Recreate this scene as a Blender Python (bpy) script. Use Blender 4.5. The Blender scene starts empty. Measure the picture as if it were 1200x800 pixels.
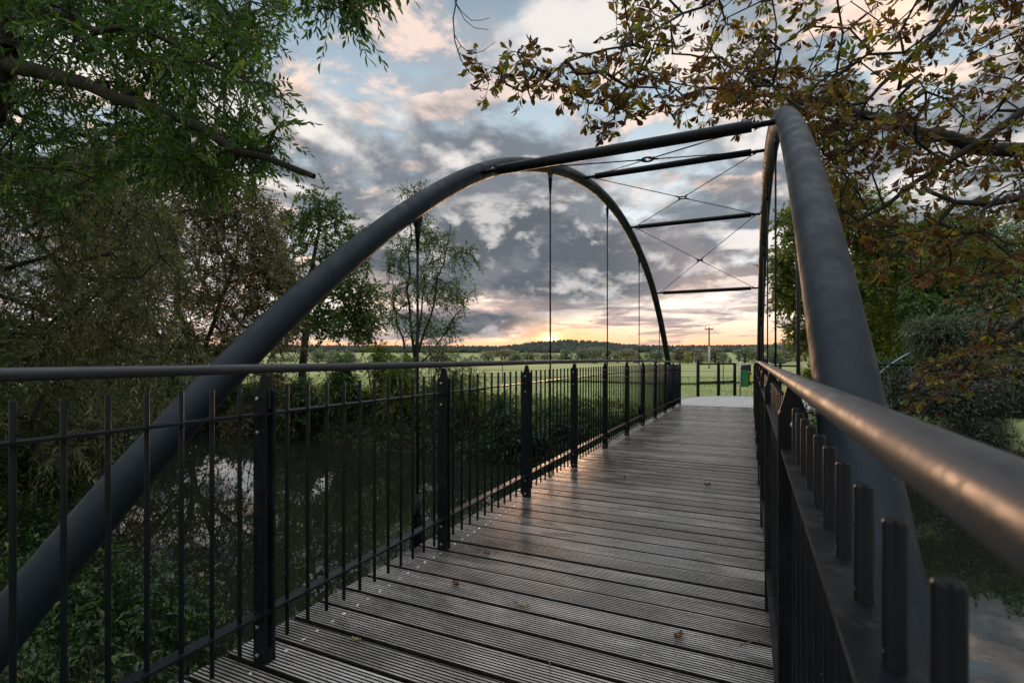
import bpy, math, random
import numpy as np
from mathutils import Vector

random.seed(7)
rng = np.random.default_rng(11)
C = bpy.context.scene.collection
SC = bpy.context.scene

# ------------------------------------------------------------------ camera
YAW = math.radians(25.0)            # the camera looks this far left of the bridge axis (+Y)
HZ = 418.5                          # picture row of the horizon (level camera, shifted lens)
CAM = np.array([0.0, 0.0, 1.25])
RGT = np.array([math.cos(YAW), math.sin(YAW), 0.0])
FWD0 = np.array([-math.sin(YAW), math.cos(YAW), 0.0])
FWD = FWD0
UPV = np.array([0.0, 0.0, 1.0])
cam_d = bpy.data.cameras.new("camera")
cam = bpy.data.objects.new("camera", cam_d)
C.objects.link(cam)
cam.location = CAM
cam.rotation_euler = (math.pi / 2, 0, YAW)
cam_d.sensor_width = 36.0
cam_d.lens = 18.0
cam_d.shift_y = (HZ - 400) / 1200
cam_d.clip_start = 0.01
cam_d.clip_end = 6000
cam_d.dof.use_dof = True
cam_d.dof.focus_distance = 6.0
cam_d.dof.aperture_fstop = 9.0
SC.camera = cam


def at(px, py, depth):
    """a point seen near (px,py) of the 1200x800 picture, depth metres ahead"""
    d = FWD + RGT * (px - 600) / 600 + UPV * (HZ - py) / 600
    d = d / float(np.dot(d, FWD0))
    return CAM + d * depth


# ------------------------------------------------------------------ light
SUN_AZ = FWD0 + RGT * (40 / 600)
SUN_AZ = SUN_AZ / np.linalg.norm(SUN_AZ)
SUN_EL = math.radians(5.0)
SUN_DIR = np.array([SUN_AZ[0] * math.cos(SUN_EL), SUN_AZ[1] * math.cos(SUN_EL), math.sin(SUN_EL)])

sun_d = bpy.data.lights.new("sun", "SUN")
sun_d.energy = 0.30
sun_d.angle = math.radians(11.0)
sun_d.color = (1.0, 0.58, 0.34)
sun = bpy.data.objects.new("sun", sun_d)
C.objects.link(sun)
sun.rotation_euler = Vector(SUN_DIR).to_track_quat('Z', 'Y').to_euler()

SC.view_settings.view_transform = 'Standard'
SC.view_settings.look = 'None'
SC.view_settings.exposure = 0.98
SC.view_settings.gamma = 1.0
SC.cycles.max_bounces = 6
SC.cycles.transparent_max_bounces = 6
SC.cycles.use_denoising = True
SC.cycles.sample_clamp_indirect = 4.0


class NT:
    """small helper round a node tree"""
    def __init__(s, tree):
        s.t = tree
        tree.nodes.clear()

    def n(s, typ, ins=None, **kw):
        nd = s.t.nodes.new(typ)
        for k, v in kw.items():
            setattr(nd, k, v)
        if ins:
            for k, v in ins.items():
                sock = nd.inputs[k]
                if isinstance(v, bpy.types.NodeSocket):
                    s.t.links.new(v, sock)
                else:
                    sock.default_value = v
        return nd

    def m(s, op, a, b=None, c=None, clamp=False):
        nd = s.t.nodes.new('ShaderNodeMath')
        nd.operation = op
        nd.use_clamp = clamp
        for i, v in enumerate((a, b, c)):
            if v is None:
                continue
            if isinstance(v, bpy.types.NodeSocket):
                s.t.links.new(v, nd.inputs[i])
            else:
                nd.inputs[i].default_value = v
        return nd.outputs[0]

    def ss(s, v, lo, hi, a=0.0, b=1.0):
        nd = s.n('ShaderNodeMapRange', {0: v, 1: lo, 2: hi, 3: a, 4: b}, interpolation_type='SMOOTHSTEP')
        return nd.outputs[0]

    def mix(s, f, a, b, blend='MIX'):
        nd = s.t.nodes.new('ShaderNodeMix')
        nd.data_type = 'RGBA'
        nd.blend_type = blend
        for i, v in ((0, f), (6, a), (7, b)):
            if isinstance(v, bpy.types.NodeSocket):
                s.t.links.new(v, nd.inputs[i])
            elif i == 0:
                nd.inputs[0].default_value = v
            else:
                nd.inputs[i].default_value = (v[0], v[1], v[2], 1)
        return nd.outputs[2]

    def noise(s, vec, scale, detail=5, rough=0.5, dist=0.0):
        nd = s.n('ShaderNodeTexNoise', {'Vector': vec, 'Scale': scale, 'Detail': detail, 'Roughness': rough, 'Distortion': dist})
        return nd.outputs[0]

    def ramp(s, f, stops):
        nd = s.t.nodes.new('ShaderNodeValToRGB')
        el = nd.color_ramp.elements
        while len(el) < len(stops):
            el.new(0.5)
        for e, (p, c) in zip(el, stops):
            e.position = p
            e.color = (c[0], c[1], c[2], 1)
        s.t.links.new(f, nd.inputs[0])
        return nd.outputs[0]


# ------------------------------------------------------------------ sky
def build_world():
    w = bpy.data.worlds.new("World")
    SC.world = w
    w.use_nodes = True
    k = NT(w.node_tree)
    tc = k.n('ShaderNodeTexCoord').outputs['Generated']
    sep = k.n('ShaderNodeSeparateXYZ', {0: tc})
    x, y, z = sep.outputs
    h = k.m('MAXIMUM', z, 0.0)
    den = k.m('ADD', h, 0.17)
    u = k.m('DIVIDE', x, den)
    v = k.m('DIVIDE', y, den)
    p = k.n('ShaderNodeCombineXYZ', {0: u, 1: v, 2: 3.7}).outputs[0]
    # same plane shifted a little towards the sun: the difference lights the edges of the clouds
    ps = k.n('ShaderNodeVectorMath', {0: p, 1: (SUN_AZ[0] * 0.10, SUN_AZ[1] * 0.10, 0.04)}, operation='ADD').outputs[0]
    sd = k.n('ShaderNodeVectorMath', {0: tc, 1: tuple(SUN_DIR)}, operation='DOT_PRODUCT').outputs['Value']
    sky = k.n('ShaderNodeTexSky', sky_type='NISHITA', sun_disc=False, sun_elevation=SUN_EL,
              sun_rotation=math.atan2(SUN_DIR[0], SUN_DIR[1]), altitude=200.0, air_density=1.0, dust_density=1.5)
    clear = k.mix(0.94, sky.outputs[0], k.ramp(h, [(0.0, (5.0, 3.0, 2.1)), (0.07, (4.6, 4.0, 3.7)), (0.22, (3.3, 3.7, 4.0)), (0.40, (1.95, 2.5, 2.9)), (0.62, (0.8, 1.15, 1.5))]))
    # high broken sheet with peach lit flakes
    n1 = k.noise(p, 2.6, 10, 0.6, 0.35)
    n1s = k.noise(ps, 2.6, 10, 0.6, 0.35)
    m1 = k.ss(n1, 0.42, 0.54)
    lit1 = k.ss(k.m('SUBTRACT', n1, n1s), -0.02, 0.08)
    big = k.noise(p, 0.55, 2, 0.5)
    c1 = k.mix(lit1, (1.25, 1.36, 1.52), (5.2, 3.6, 2.7))
    c1 = k.mix(k.m('MULTIPLY', k.ss(big, 0.42, 0.62), 0.5), c1, (2.0, 2.15, 2.4))
    col = k.mix(k.m('MULTIPLY', m1, 0.93), clear, c1)
    # low grey bank of stratocumulus
    p2 = k.n('ShaderNodeVectorMath', {0: p, 1: (4.1, 1.3, 2.2)}, operation='ADD').outputs[0]
    p2s = k.n('ShaderNodeVectorMath', {0: p2, 1: (SUN_AZ[0] * 0.22, SUN_AZ[1] * 0.22, 0.03)}, operation='ADD').outputs[0]
    n2 = k.noise(p2, 1.7, 11, 0.56, 0.25)
    n2s = k.noise(p2s, 1.7, 11, 0.56, 0.25)
    band = k.m('MULTIPLY', k.ss(h, 0.075, 0.15), k.ss(h, 0.34, 0.52, 1.0, 0.0))
    m2 = k.ss(k.m('ADD', n2, k.m('MULTIPLY', band, 0.16)), 0.52, 0.64)
    m2 = k.m('MULTIPLY', m2, k.ss(h, 0.045, 0.11))
    lit2 = k.ss(k.m('SUBTRACT', n2, n2s), -0.03, 0.12)
    c2 = k.mix(lit2, (0.72, 0.82, 0.95), (3.5, 3.3, 3.15))
    warm = k.m('MULTIPLY', k.ss(sd, 0.80, 0.99), k.ss(h, 0.22, 0.05))
    c2 = k.mix(k.m('MULTIPLY', warm, 0.6), c2, (4.2, 2.5, 1.7))
    col = k.mix(k.m('MULTIPLY', m2, 0.94), col, c2)
    # the big grey-blue cloud mass in the middle of the view, lit along its rim
    def toward(px, py):
        d = FWD + RGT * (px - 600) / 600 + UPV * (HZ - py) / 600
        return d / np.linalg.norm(d)

    def around(px, py):
        return k.n('ShaderNodeVectorMath', {0: tc, 1: tuple(float(q) for q in toward(px, py))}, operation='DOT_PRODUCT').outputs['Value']
    az = k.m('ARCTAN2', k.n('ShaderNodeVectorMath', {0: tc, 1: tuple(RGT)}, operation='DOT_PRODUCT').outputs['Value'],
             k.n('ShaderNodeVectorMath', {0: tc, 1: tuple(FWD0)}, operation='DOT_PRODUCT').outputs['Value'])
    q = k.n('ShaderNodeVectorMath', {0: tc, 1: (5.0, 5.0, 9.0)}, operation='MULTIPLY').outputs[0]
    qs = k.n('ShaderNodeVectorMath', {0: q, 1: (SUN_AZ[0] * 0.1, SUN_AZ[1] * 0.1, 0.16)}, operation='ADD').outputs[0]
    n4 = k.noise(q, 1.0, 11, 0.58, 0.2)
    n4s = k.noise(qs, 1.0, 11, 0.58, 0.2)
    ell = k.m('SQRT', k.m('ADD', k.m('POWER', k.m('DIVIDE', k.m('SUBTRACT', az, 0.04), 0.34), 2.0), k.m('POWER', k.m('DIVIDE', k.m('SUBTRACT', z, 0.185), 0.115), 2.0)))
    ell2 = k.m('SQRT', k.m('ADD', k.m('POWER', k.m('DIVIDE', k.m('SUBTRACT', az, -0.08), 0.17), 2.0), k.m('POWER', k.m('DIVIDE', k.m('SUBTRACT', z, 0.07), 0.040), 2.0)))
    body = k.m('MULTIPLY_ADD', k.m('SUBTRACT', n4, 0.5), 2.2, k.m('SUBTRACT', 1.0, ell))
    body2 = k.m('MULTIPLY_ADD', k.m('SUBTRACT', n4, 0.5), 2.6, k.m('SUBTRACT', 1.0, ell2))
    mm = k.m('MAXIMUM', k.ss(body, -0.12, 0.28), k.ss(body2, -0.1, 0.3))
    lit4 = k.ss(k.m('SUBTRACT', n4, n4s), 0.0, 0.11)
    c4 = k.mix(lit4, (0.50, 0.57, 0.66), (2.5, 2.4, 2.35))
    c4 = k.mix(k.ss(k.noise(q, 2.3, 6, 0.6, 0.2), 0.48, 0.68, 0.0, 0.32), c4, (1.5, 1.52, 1.62))
    c4 = k.mix(k.m('MULTIPLY', k.ss(az, 0.15, 0.45), 0.5), c4, (2.6, 2.1, 2.1))
    # bright gap over the hills to the right of the sun, streaked with thin dark bars
    pst = k.n('ShaderNodeCombineXYZ', {0: k.m('MULTIPLY', x, 3.0), 1: k.m('MULTIPLY', y, 3.0), 2: k.m('MULTIPLY', z, 30.0)}).outputs[0]
    n3 = k.noise(pst, 1.7, 9, 0.62, 0.5)
    gap = k.m('MULTIPLY', k.ss(h, 0.13, 0.05), k.m('MULTIPLY', k.ss(az, -0.02, 0.14), k.ss(az, 1.0, 0.6)))
    gap = k.m('MAXIMUM', gap, k.m('MULTIPLY', k.ss(h, 0.042, 0.026), k.ss(k.m('ABSOLUTE', az), 0.75, 0.3)))
    glow = k.ramp(h, [(0.0, (5.2, 2.1, 0.9)), (0.03, (5.3, 2.9, 1.7)), (0.06, (4.9, 3.8, 2.9)), (0.10, (4.6, 4.0, 3.5)), (0.16, (4.2, 3.9, 3.8))])
    col = k.mix(mm, col, c4)
    col = k.mix(k.m('MULTIPLY', gap, k.ss(n3, 0.62, 0.46)), col, glow)
    bar = k.m('MULTIPLY', k.ss(n3, 0.49, 0.57), k.m('MULTIPLY', k.ss(h, 0.16, 0.06), k.ss(h, 0.008, 0.03)))
    col = k.mix(k.m('MULTIPLY', bar, 0.8), col, (1.6, 1.25, 1.3))
    # glow where the sun goes down behind the hill
    s1 = k.m('POWER', k.m('MAXIMUM', around(645, 402), 0.0), 9000.0)
    s2 = k.m('POWER', k.m('MAXIMUM', around(660, 398), 0.0), 260.0)
    col = k.mix(k.m('MULTIPLY', k.m('MULTIPLY', s2, 0.8), k.ss(h, 0.085, 0.025)), col, (7.0, 2.9, 1.0))
    col = k.mix(k.m('MULTIPLY', s1, 0.9, clamp=True), col, (20.0, 12.0, 6.0))
    # below the horizon
    col = k.mix(k.ss(z, 0.0, -0.02), col, (0.6, 0.6, 0.5))
    # added fill light: the unseen sky overhead is brightened
    col = k.mix(k.ss(z, 0.58, 0.85), col, (5.0, 5.4, 5.9))
    bg = k.n('ShaderNodeBackground', {'Color': col, 'Strength': 0.135})
    out = k.n('ShaderNodeOutputWorld')
    k.t.links.new(bg.outputs[0], out.inputs[0])


build_world()


# ------------------------------------------------------------------ materials
def principled(name, fn):
    m = bpy.data.materials.new(name)
    m.use_nodes = True
    k = NT(m.node_tree)
    b = k.n('ShaderNodeBsdfPrincipled')
    out = k.n('ShaderNodeOutputMaterial')
    k.t.links.new(b.outputs[0], out.inputs[0])
    fn(k, b)
    return m


def lk(k, a, b):
    k.t.links.new(a, b)


def m_paint(name, col, rough=0.38, bump=0.15, dirt=0.5, ior=1.36):
    def f(k, b):
        b.inputs['IOR'].default_value = ior
        o = k.n('ShaderNodeTexCoord').outputs['Object']
        n = k.noise(o, 9, 6, 0.6)
        c = k.mix(k.m('MULTIPLY', k.ss(n, 0.5, 0.72), dirt), col, tuple(min(1, c * 1.7 + 0.006) for c in col))
        spot = k.ss(k.noise(o, 70, 2, 0.5), 0.74, 0.78)
        c = k.mix(k.m('MULTIPLY', spot, 0.6), c, (0.16, 0.15, 0.14))
        lk(k, c, b.inputs['Base Color'])
        stn = k.n('ShaderNodeMapping', {'Vector': o, 'Scale': (7.0, 7.0, 1.2)}).outputs[0]
        run = k.ss(k.noise(stn, 5.0, 6, 0.65, 0.4), 0.54, 0.68)
        c = k.mix(k.m('MULTIPLY', run, 0.18), c, (0.060, 0.064, 0.060))
        chip = k.ss(k.noise(o, 26, 5, 0.75), 0.70, 0.73)
        c = k.mix(k.m('MULTIPLY', chip, 0.5), c, (0.13, 0.075, 0.045))
        lk(k, c, b.inputs['Base Color'])
        lk(k, k.m('ADD', k.ss(n, 0.3, 0.7, rough - 0.08, rough + 0.14), k.m('MULTIPLY', run, 0.15)), b.inputs['Roughness'])
        bp = k.n('ShaderNodeBump', {'Height': k.noise(o, 260, 2, 0.5), 'Strength': bump, 'Distance': 0.002})
        lk(k, bp.outputs[0], b.inputs['Normal'])
    return principled(name, f)


M_STEEL = m_paint("anthracite paint", (0.006, 0.009, 0.0115), ior=1.28)
M_ARCH = m_paint("anthracite arch paint", (0.0062, 0.0145, 0.021), 0.5, 0.3, 0.2, 1.3)
M_RAIL = m_paint("worn handrail paint", (0.024, 0.026, 0.028), 0.42, 0.06, 0.5, 1.5)


def f_bolt(k, b):
    b.inputs['Base Color'].default_value = (0.6, 0.6, 0.58, 1)
    b.inputs['Metallic'].default_value = 0.9
    b.inputs['Roughness'].default_value = 0.3


M_BOLT = principled("zinc bolt", f_bolt)


def f_wood(k, b):
    oi = k.n('ShaderNodeObjectInfo')
    o = k.n('ShaderNodeTexCoord').outputs['Object']
    off = k.n('ShaderNodeCombineXYZ', {0: k.m('MULTIPLY', oi.outputs['Random'], 37.0), 1: 0.0, 2: 0.0}).outputs[0]
    v = k.n('ShaderNodeVectorMath', {0: o, 1: off}, operation='ADD').outputs[0]
    st = k.n('ShaderNodeMapping', {'Vector': v, 'Scale': (1.5, 60.0, 20.0)}).outputs[0]
    g = k.noise(st, 2.0, 6, 0.65, 0.4)
    st2 = k.n('ShaderNodeMapping', {'Vector': v, 'Scale': (1.0, 2.2, 1.0)}).outputs[0]
    patch = k.noise(st2, 2.2, 5, 0.6, 0.3)
    speck = k.noise(v, 45, 4, 0.7)
    c = k.ramp(g, [(0.28, (0.12, 0.108, 0.094)), (0.5, (0.36, 0.335, 0.30)), (0.70, (0.66, 0.63, 0.58))])
    c = k.mix(k.ss(patch, 0.42, 0.62), k.mix(0.55, c, (0.05, 0.048, 0.036)), c)
    c = k.mix(k.m('MULTIPLY', k.ss(speck, 0.56, 0.70), 0.6), c, (0.60, 0.59, 0.56))
    c = k.mix(k.m('MULTIPLY', k.ss(speck, 0.42, 0.34), 0.5), c, (0.03, 0.03, 0.02))
    pos = k.n('ShaderNodeNewGeometry').outputs['Position']
    px_ = k.n('ShaderNodeSeparateXYZ', {0: pos}).outputs[0]
    damp = k.ss(k.noise(pos, 1.1, 6, 0.62, 0.5), 0.50, 0.66)
    c = k.mix(k.m('MULTIPLY', damp, 0.5), c, (0.055, 0.052, 0.045))
    worn = k.m('MULTIPLY', k.ss(px_, -1.5, -1.05), k.ss(px_, -0.25, -0.6))
    c = k.mix(k.m('MULTIPLY', worn, 0.20), c, (0.52, 0.48, 0.43))
    moss = k.m('MULTIPLY', k.m('MAXIMUM', k.ss(px_, -1.55, -1.95), k.ss(px_, -0.2, 0.1)), k.ss(k.noise(pos, 6, 6, 0.7), 0.46, 0.62))
    c = k.mix(k.m('MULTIPLY', moss, 0.6), c, (0.05, 0.062, 0.028))
    hsv = k.n('ShaderNodeHueSaturation', {'Color': c, 'Value': k.m('MULTIPLY_ADD', oi.outputs['Random'], 0.55, 0.72), 'Saturation': k.m('MULTIPLY_ADD', oi.outputs['Random'], -0.4, 1.15)})
    lk(k, hsv.outputs[0], b.inputs['Base Color'])
    lk(k, k.ss(patch, 0.35, 0.65, 0.22, 0.42), b.inputs['Roughness'])
    b.inputs['IOR'].default_value = 1.6
    bp = k.n('ShaderNodeBump', {'Height': g, 'Strength': 0.12, 'Distance': 0.002})
    lk(k, bp.outputs[0], b.inputs['Normal'])


M_WOOD = principled("weathered deck wood", f_wood)


def m_leaf(name, stops, trans=0.35, rough=0.33):
    m = bpy.data.materials.new(name)
    m.use_nodes = True
    k = NT(m.node_tree)
    at_ = k.n('ShaderNodeAttribute', attribute_name='tint')
    c = k.ramp(at_.outputs['Fac'], stops)
    b = k.n('ShaderNodeBsdfPrincipled', {'Base Color': c, 'Roughness': rough})
    t = k.n('ShaderNodeBsdfTranslucent', {'Color': k.mix(1.0, c, (1.5, 1.6, 0.9), 'MULTIPLY')})
    mx = k.n('ShaderNodeMixShader', {0: trans, 1: b.outputs[0], 2: t.outputs[0]})
    out = k.n('ShaderNodeOutputMaterial')
    k.t.links.new(mx.outputs[0], out.inputs[0])
    return m


M_ASHLEAF = m_leaf("fresh green leaf", [(0.0, (0.017, 0.042, 0.010)), (0.5, (0.047, 0.111, 0.021)), (0.9, (0.111, 0.194, 0.033)), (1.0, (0.186, 0.203, 0.047))], 0.45)
M_WILLOW = m_leaf("willow leaf", [(0.0, (0.045, 0.069, 0.024)), (0.5, (0.113, 0.138, 0.057)), (0.9, (0.239, 0.239, 0.113)), (1.0, (0.377, 0.352, 0.213))], 0.3)
M_BROWNWILLOW = m_leaf("olive brown leaf", [(0.0, (0.054, 0.054, 0.022)), (0.5, (0.130, 0.115, 0.049)), (1.0, (0.262, 0.207, 0.099))], 0.3)
M_GREEN = m_leaf("green leaf", [(0.0, (0.022, 0.051, 0.014)), (0.5, (0.055, 0.111, 0.025)), (1.0, (0.140, 0.186, 0.046))], 0.4)
M_YGREEN = m_leaf("yellow green leaf", [(0.0, (0.050, 0.080, 0.014)), (0.5, (0.120, 0.160, 0.030)), (0.85, (0.220, 0.230, 0.040)), (1.0, (0.340, 0.240, 0.050))], 0.5)
M_BRIGHT = m_leaf("bright green leaf", [(0.0, (0.025, 0.055, 0.014)), (0.5, (0.075, 0.145, 0.035)), (1.0, (0.15, 0.24, 0.06))], 0.4)
M_SILVER = m_leaf("silver green leaf", [(0.0, (0.037, 0.061, 0.033)), (0.5, (0.091, 0.121, 0.073)), (1.0, (0.205, 0.229, 0.164))], 0.3)
M_DARKG = m_leaf("dark ground cover leaf", [(0.0, (0.011, 0.029, 0.008)), (0.5, (0.026, 0.067, 0.017)), (0.92, (0.064, 0.126, 0.026)), (1.0, (0.180, 0.216, 0.064))], 0.35)
M_SHADEG = m_leaf("dark leaf with painted shade", [(0.0, (0.004, 0.011, 0.004)), (0.6, (0.014, 0.030, 0.008)), (1.0, (0.05, 0.065, 0.02))], 0.2)  # darker copy of the ground cover leaf, right-bank shade put into its colour
M_CHEST = m_leaf("autumn chestnut leaf", [(0.0, (0.06, 0.026, 0.011)), (0.3, (0.12, 0.055, 0.018)), (0.5, (0.20, 0.105, 0.022)), (0.62, (0.12, 0.10, 0.02)), (0.85, (0.10, 0.14, 0.028)), (0.95, (0.19, 0.18, 0.035)), (1.0, (0.45, 0.27, 0.03))], 0.5)
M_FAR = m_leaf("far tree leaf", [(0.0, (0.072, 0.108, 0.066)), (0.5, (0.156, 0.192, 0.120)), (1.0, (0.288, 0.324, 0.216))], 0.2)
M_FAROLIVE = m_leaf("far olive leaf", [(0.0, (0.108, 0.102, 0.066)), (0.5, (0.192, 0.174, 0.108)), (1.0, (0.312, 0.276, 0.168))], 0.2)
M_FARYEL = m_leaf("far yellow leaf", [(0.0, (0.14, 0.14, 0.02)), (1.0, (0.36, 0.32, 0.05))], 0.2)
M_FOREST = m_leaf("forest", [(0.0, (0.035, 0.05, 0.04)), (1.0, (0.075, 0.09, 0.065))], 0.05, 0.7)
M_GRASS = m_leaf("grass blade", [(0.0, (0.088, 0.163, 0.031)), (0.6, (0.163, 0.263, 0.056)), (1.0, (0.350, 0.350, 0.125))], 0.3, 0.5)


def f_grime_shade(k, b):
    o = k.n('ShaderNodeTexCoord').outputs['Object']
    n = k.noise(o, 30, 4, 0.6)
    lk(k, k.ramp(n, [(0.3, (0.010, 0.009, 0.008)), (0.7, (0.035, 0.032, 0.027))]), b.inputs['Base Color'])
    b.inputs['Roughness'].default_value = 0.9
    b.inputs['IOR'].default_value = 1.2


M_GRIME_SHADE = principled('grime and painted shade on board edges and in grooves', f_grime_shade)  # grime colour that also paints in the shade of gaps and grooves


def f_bark(k, b):
    o = k.n('ShaderNodeTexCoord').outputs['Object']
    st = k.n('ShaderNodeMapping', {'Vector': o, 'Scale': (9.0, 9.0, 2.5)}).outputs[0]
    n = k.noise(st, 3.0, 7, 0.65, 0.6)
    c = k.ramp(n, [(0.3, (0.012, 0.010, 0.008)), (0.6, (0.038, 0.032, 0.025)), (0.8, (0.08, 0.072, 0.055))])
    lk(k, c, b.inputs['Base Color'])
    b.inputs['Roughness'].default_value = 0.85
    bp = k.n('ShaderNodeBump', {'Height': n, 'Strength': 0.8, 'Distance': 0.01})
    lk(k, bp.outputs[0], b.inputs['Normal'])


M_BARK = principled("bark", f_bark)


def f_ground(k, b):
    g = k.n('ShaderNodeNewGeometry')
    pos = g.outputs['Position']
    sep = k.n('ShaderNodeSeparateXYZ', {0: pos})
    n = k.noise(pos, 0.08, 6, 0.6)
    nf = k.noise(pos, 5.0, 6, 0.7)
    st = k.n('ShaderNodeMapping', {'Vector': pos, 'Rotation': (0, 0, -0.25), 'Scale': (0.012, 0.12, 1.0)}).outputs[0]
    sw = k.noise(st, 1.0, 5, 0.6)
    grass = k.ramp(k.m('MULTIPLY_ADD', nf, 0.45, k.m('MULTIPLY', sw, 0.55)), [(0.34, (0.18, 0.23, 0.075)), (0.5, (0.32, 0.355, 0.125)), (0.66, (0.45, 0.45, 0.19))])
    grass = k.mix(k.m('MULTIPLY', k.ss(n, 0.45, 0.62), 0.4), grass, (0.20, 0.20, 0.07))
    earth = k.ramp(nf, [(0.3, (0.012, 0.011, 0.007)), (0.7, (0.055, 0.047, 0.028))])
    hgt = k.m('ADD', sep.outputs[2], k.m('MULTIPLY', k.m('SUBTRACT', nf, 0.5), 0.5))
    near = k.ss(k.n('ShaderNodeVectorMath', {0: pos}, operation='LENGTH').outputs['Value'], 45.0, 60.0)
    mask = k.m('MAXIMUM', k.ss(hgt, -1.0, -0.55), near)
    # right bank under the trees: their shade painted in as dark litter and soil
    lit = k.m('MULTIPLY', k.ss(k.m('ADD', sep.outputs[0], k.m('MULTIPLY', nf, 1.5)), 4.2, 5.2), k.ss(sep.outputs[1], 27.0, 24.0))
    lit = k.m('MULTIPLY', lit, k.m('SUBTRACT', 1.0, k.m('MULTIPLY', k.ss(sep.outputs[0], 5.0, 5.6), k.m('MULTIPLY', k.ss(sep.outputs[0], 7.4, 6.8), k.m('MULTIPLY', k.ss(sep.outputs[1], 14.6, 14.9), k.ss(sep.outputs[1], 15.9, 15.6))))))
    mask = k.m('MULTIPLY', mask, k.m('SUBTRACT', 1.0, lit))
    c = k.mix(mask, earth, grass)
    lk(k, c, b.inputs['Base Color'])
    b.inputs['Roughness'].default_value = 0.9
    bp = k.n('ShaderNodeBump', {'Height': nf, 'Strength': 0.7, 'Distance': 0.06})
    lk(k, bp.outputs[0], b.inputs['Normal'])


M_GROUND = principled("meadow and bank", f_ground)


def f_water(k, b):
    pos = k.n('ShaderNodeNewGeometry').outputs['Position']
    b.inputs['Base Color'].default_value = (0.012, 0.016, 0.010, 1)
    b.inputs['Roughness'].default_value = 0.015
    b.inputs['IOR'].default_value = 1.5
    st = k.n('ShaderNodeMapping', {'Vector': pos, 'Scale': (0.6, 1.4, 1.0)}).outputs[0]
    w = k.noise(st, 2.4, 3, 0.5, 0.3)
    bp = k.n('ShaderNodeBump', {'Height': w, 'Strength': 0.03, 'Distance': 0.02})
    lk(k, bp.outputs[0], b.inputs['Normal'])


M_WATER = principled("dark river water", f_water)


def f_pave(k, b):
    pos = k.n('ShaderNodeNewGeometry').outputs['Position']
    br = k.n('ShaderNodeTexBrick', {'Vector': pos, 'Color1': (0.55, 0.54, 0.52, 1), 'Color2': (0.45, 0.44, 0.43, 1), 'Mortar': (0.09, 0.09, 0.07, 1), 'Scale': 1.0, 'Mortar Size': 0.008, 'Brick Width': 0.2, 'Row Height': 0.1})
    n = k.noise(pos, 9, 5, 0.6)
    c = k.mix(k.ss(n, 0.4, 0.75, 0.0, 0.4), br.outputs['Color'], (0.17, 0.16, 0.13))
    lk(k, c, b.inputs['Base Color'])
    b.inputs['Roughness'].default_value = 0.6
    bp = k.n('ShaderNodeBump', {'Height': br.outputs['Fac'], 'Strength': 0.4, 'Distance': 0.01}, invert=True)
    lk(k, bp.outputs[0], b.inputs['Normal'])


M_PAVE = principled("concrete setts", f_pave)


def m_flat(name, col, rough=0.6, var=0.35, metal=0.0):
    def f(k, b):
        o = k.n('ShaderNodeTexCoord').outputs['Object']
        n = k.noise(o, 14, 5, 0.65)
        c = k.mix(k.ss(n, 0.35, 0.7, 0.0, var), col, tuple(c * 0.45 for c in col))
        lk(k, c, b.inputs['Base Color'])
        b.inputs['Roughness'].default_value = rough
        b.inputs['Metallic'].default_value = metal
    return principled(name, f)


M_CONC = m_flat("concrete", (0.30, 0.29, 0.27), 0.8)
M_BINGREEN = m_flat("green enamel", (0.012, 0.17, 0.035), 0.4)
M_BLACK = m_flat("black plastic", (0.012, 0.012, 0.013), 0.5)
M_YELLOW = m_flat("yellow sticker", (0.7, 0.55, 0.03), 0.5)
M_GALV = m_flat("galvanised steel", (0.42, 0.44, 0.45), 0.45, 0.3, 0.6)
M_POLEW = m_flat("pale pole", (0.5, 0.5, 0.47), 0.7)
M_POLED = m_flat("dark pole", (0.06, 0.05, 0.045), 0.8)
M_LBLUE = m_flat("light grey blue paint", (0.30, 0.36, 0.42), 0.4)
M_DRY = m_leaf("dry fallen leaf", [(0.0, (0.10, 0.035, 0.015)), (1.0, (0.20, 0.08, 0.03))], 0.1)
M_DRYY = m_leaf("yellow green fallen leaf", [(0.0, (0.20, 0.20, 0.06)), (1.0, (0.30, 0.28, 0.09))], 0.1)
M_TWIG = m_flat("dry twig", (0.16, 0.10, 0.05), 0.8)


# ------------------------------------------------------------------ objects
def tag(o, label=None, cat=None, group=None, kind=None):
    if label: o['label'] = label
    if cat: o['category'] = cat
    if group: o['group'] = group
    if kind: o['kind'] = kind
    return o


def empty(name, loc=(0, 0, 0), parent=None, rz=0.0):
    o = bpy.data.objects.new(name, None)
    C.objects.link(o)
    o.empty_display_size = 0.2
    o.location = [float(c) for c in loc]
    o.rotation_euler = (0, 0, rz)
    if parent is not None:
        o.parent = parent
    return o


def link(name, me, mats, parent=None, loc=None):
    o = bpy.data.objects.new(name, me)
    C.objects.link(o)
    for m in (mats if isinstance(mats, (list, tuple)) else [mats]):
        if m is not None and m.name not in me.materials:
            me.materials.append(m)
    if parent is not None:
        o.parent = parent
    if loc is not None:
        o.location = [float(c) for c in loc]
    return o


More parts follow.
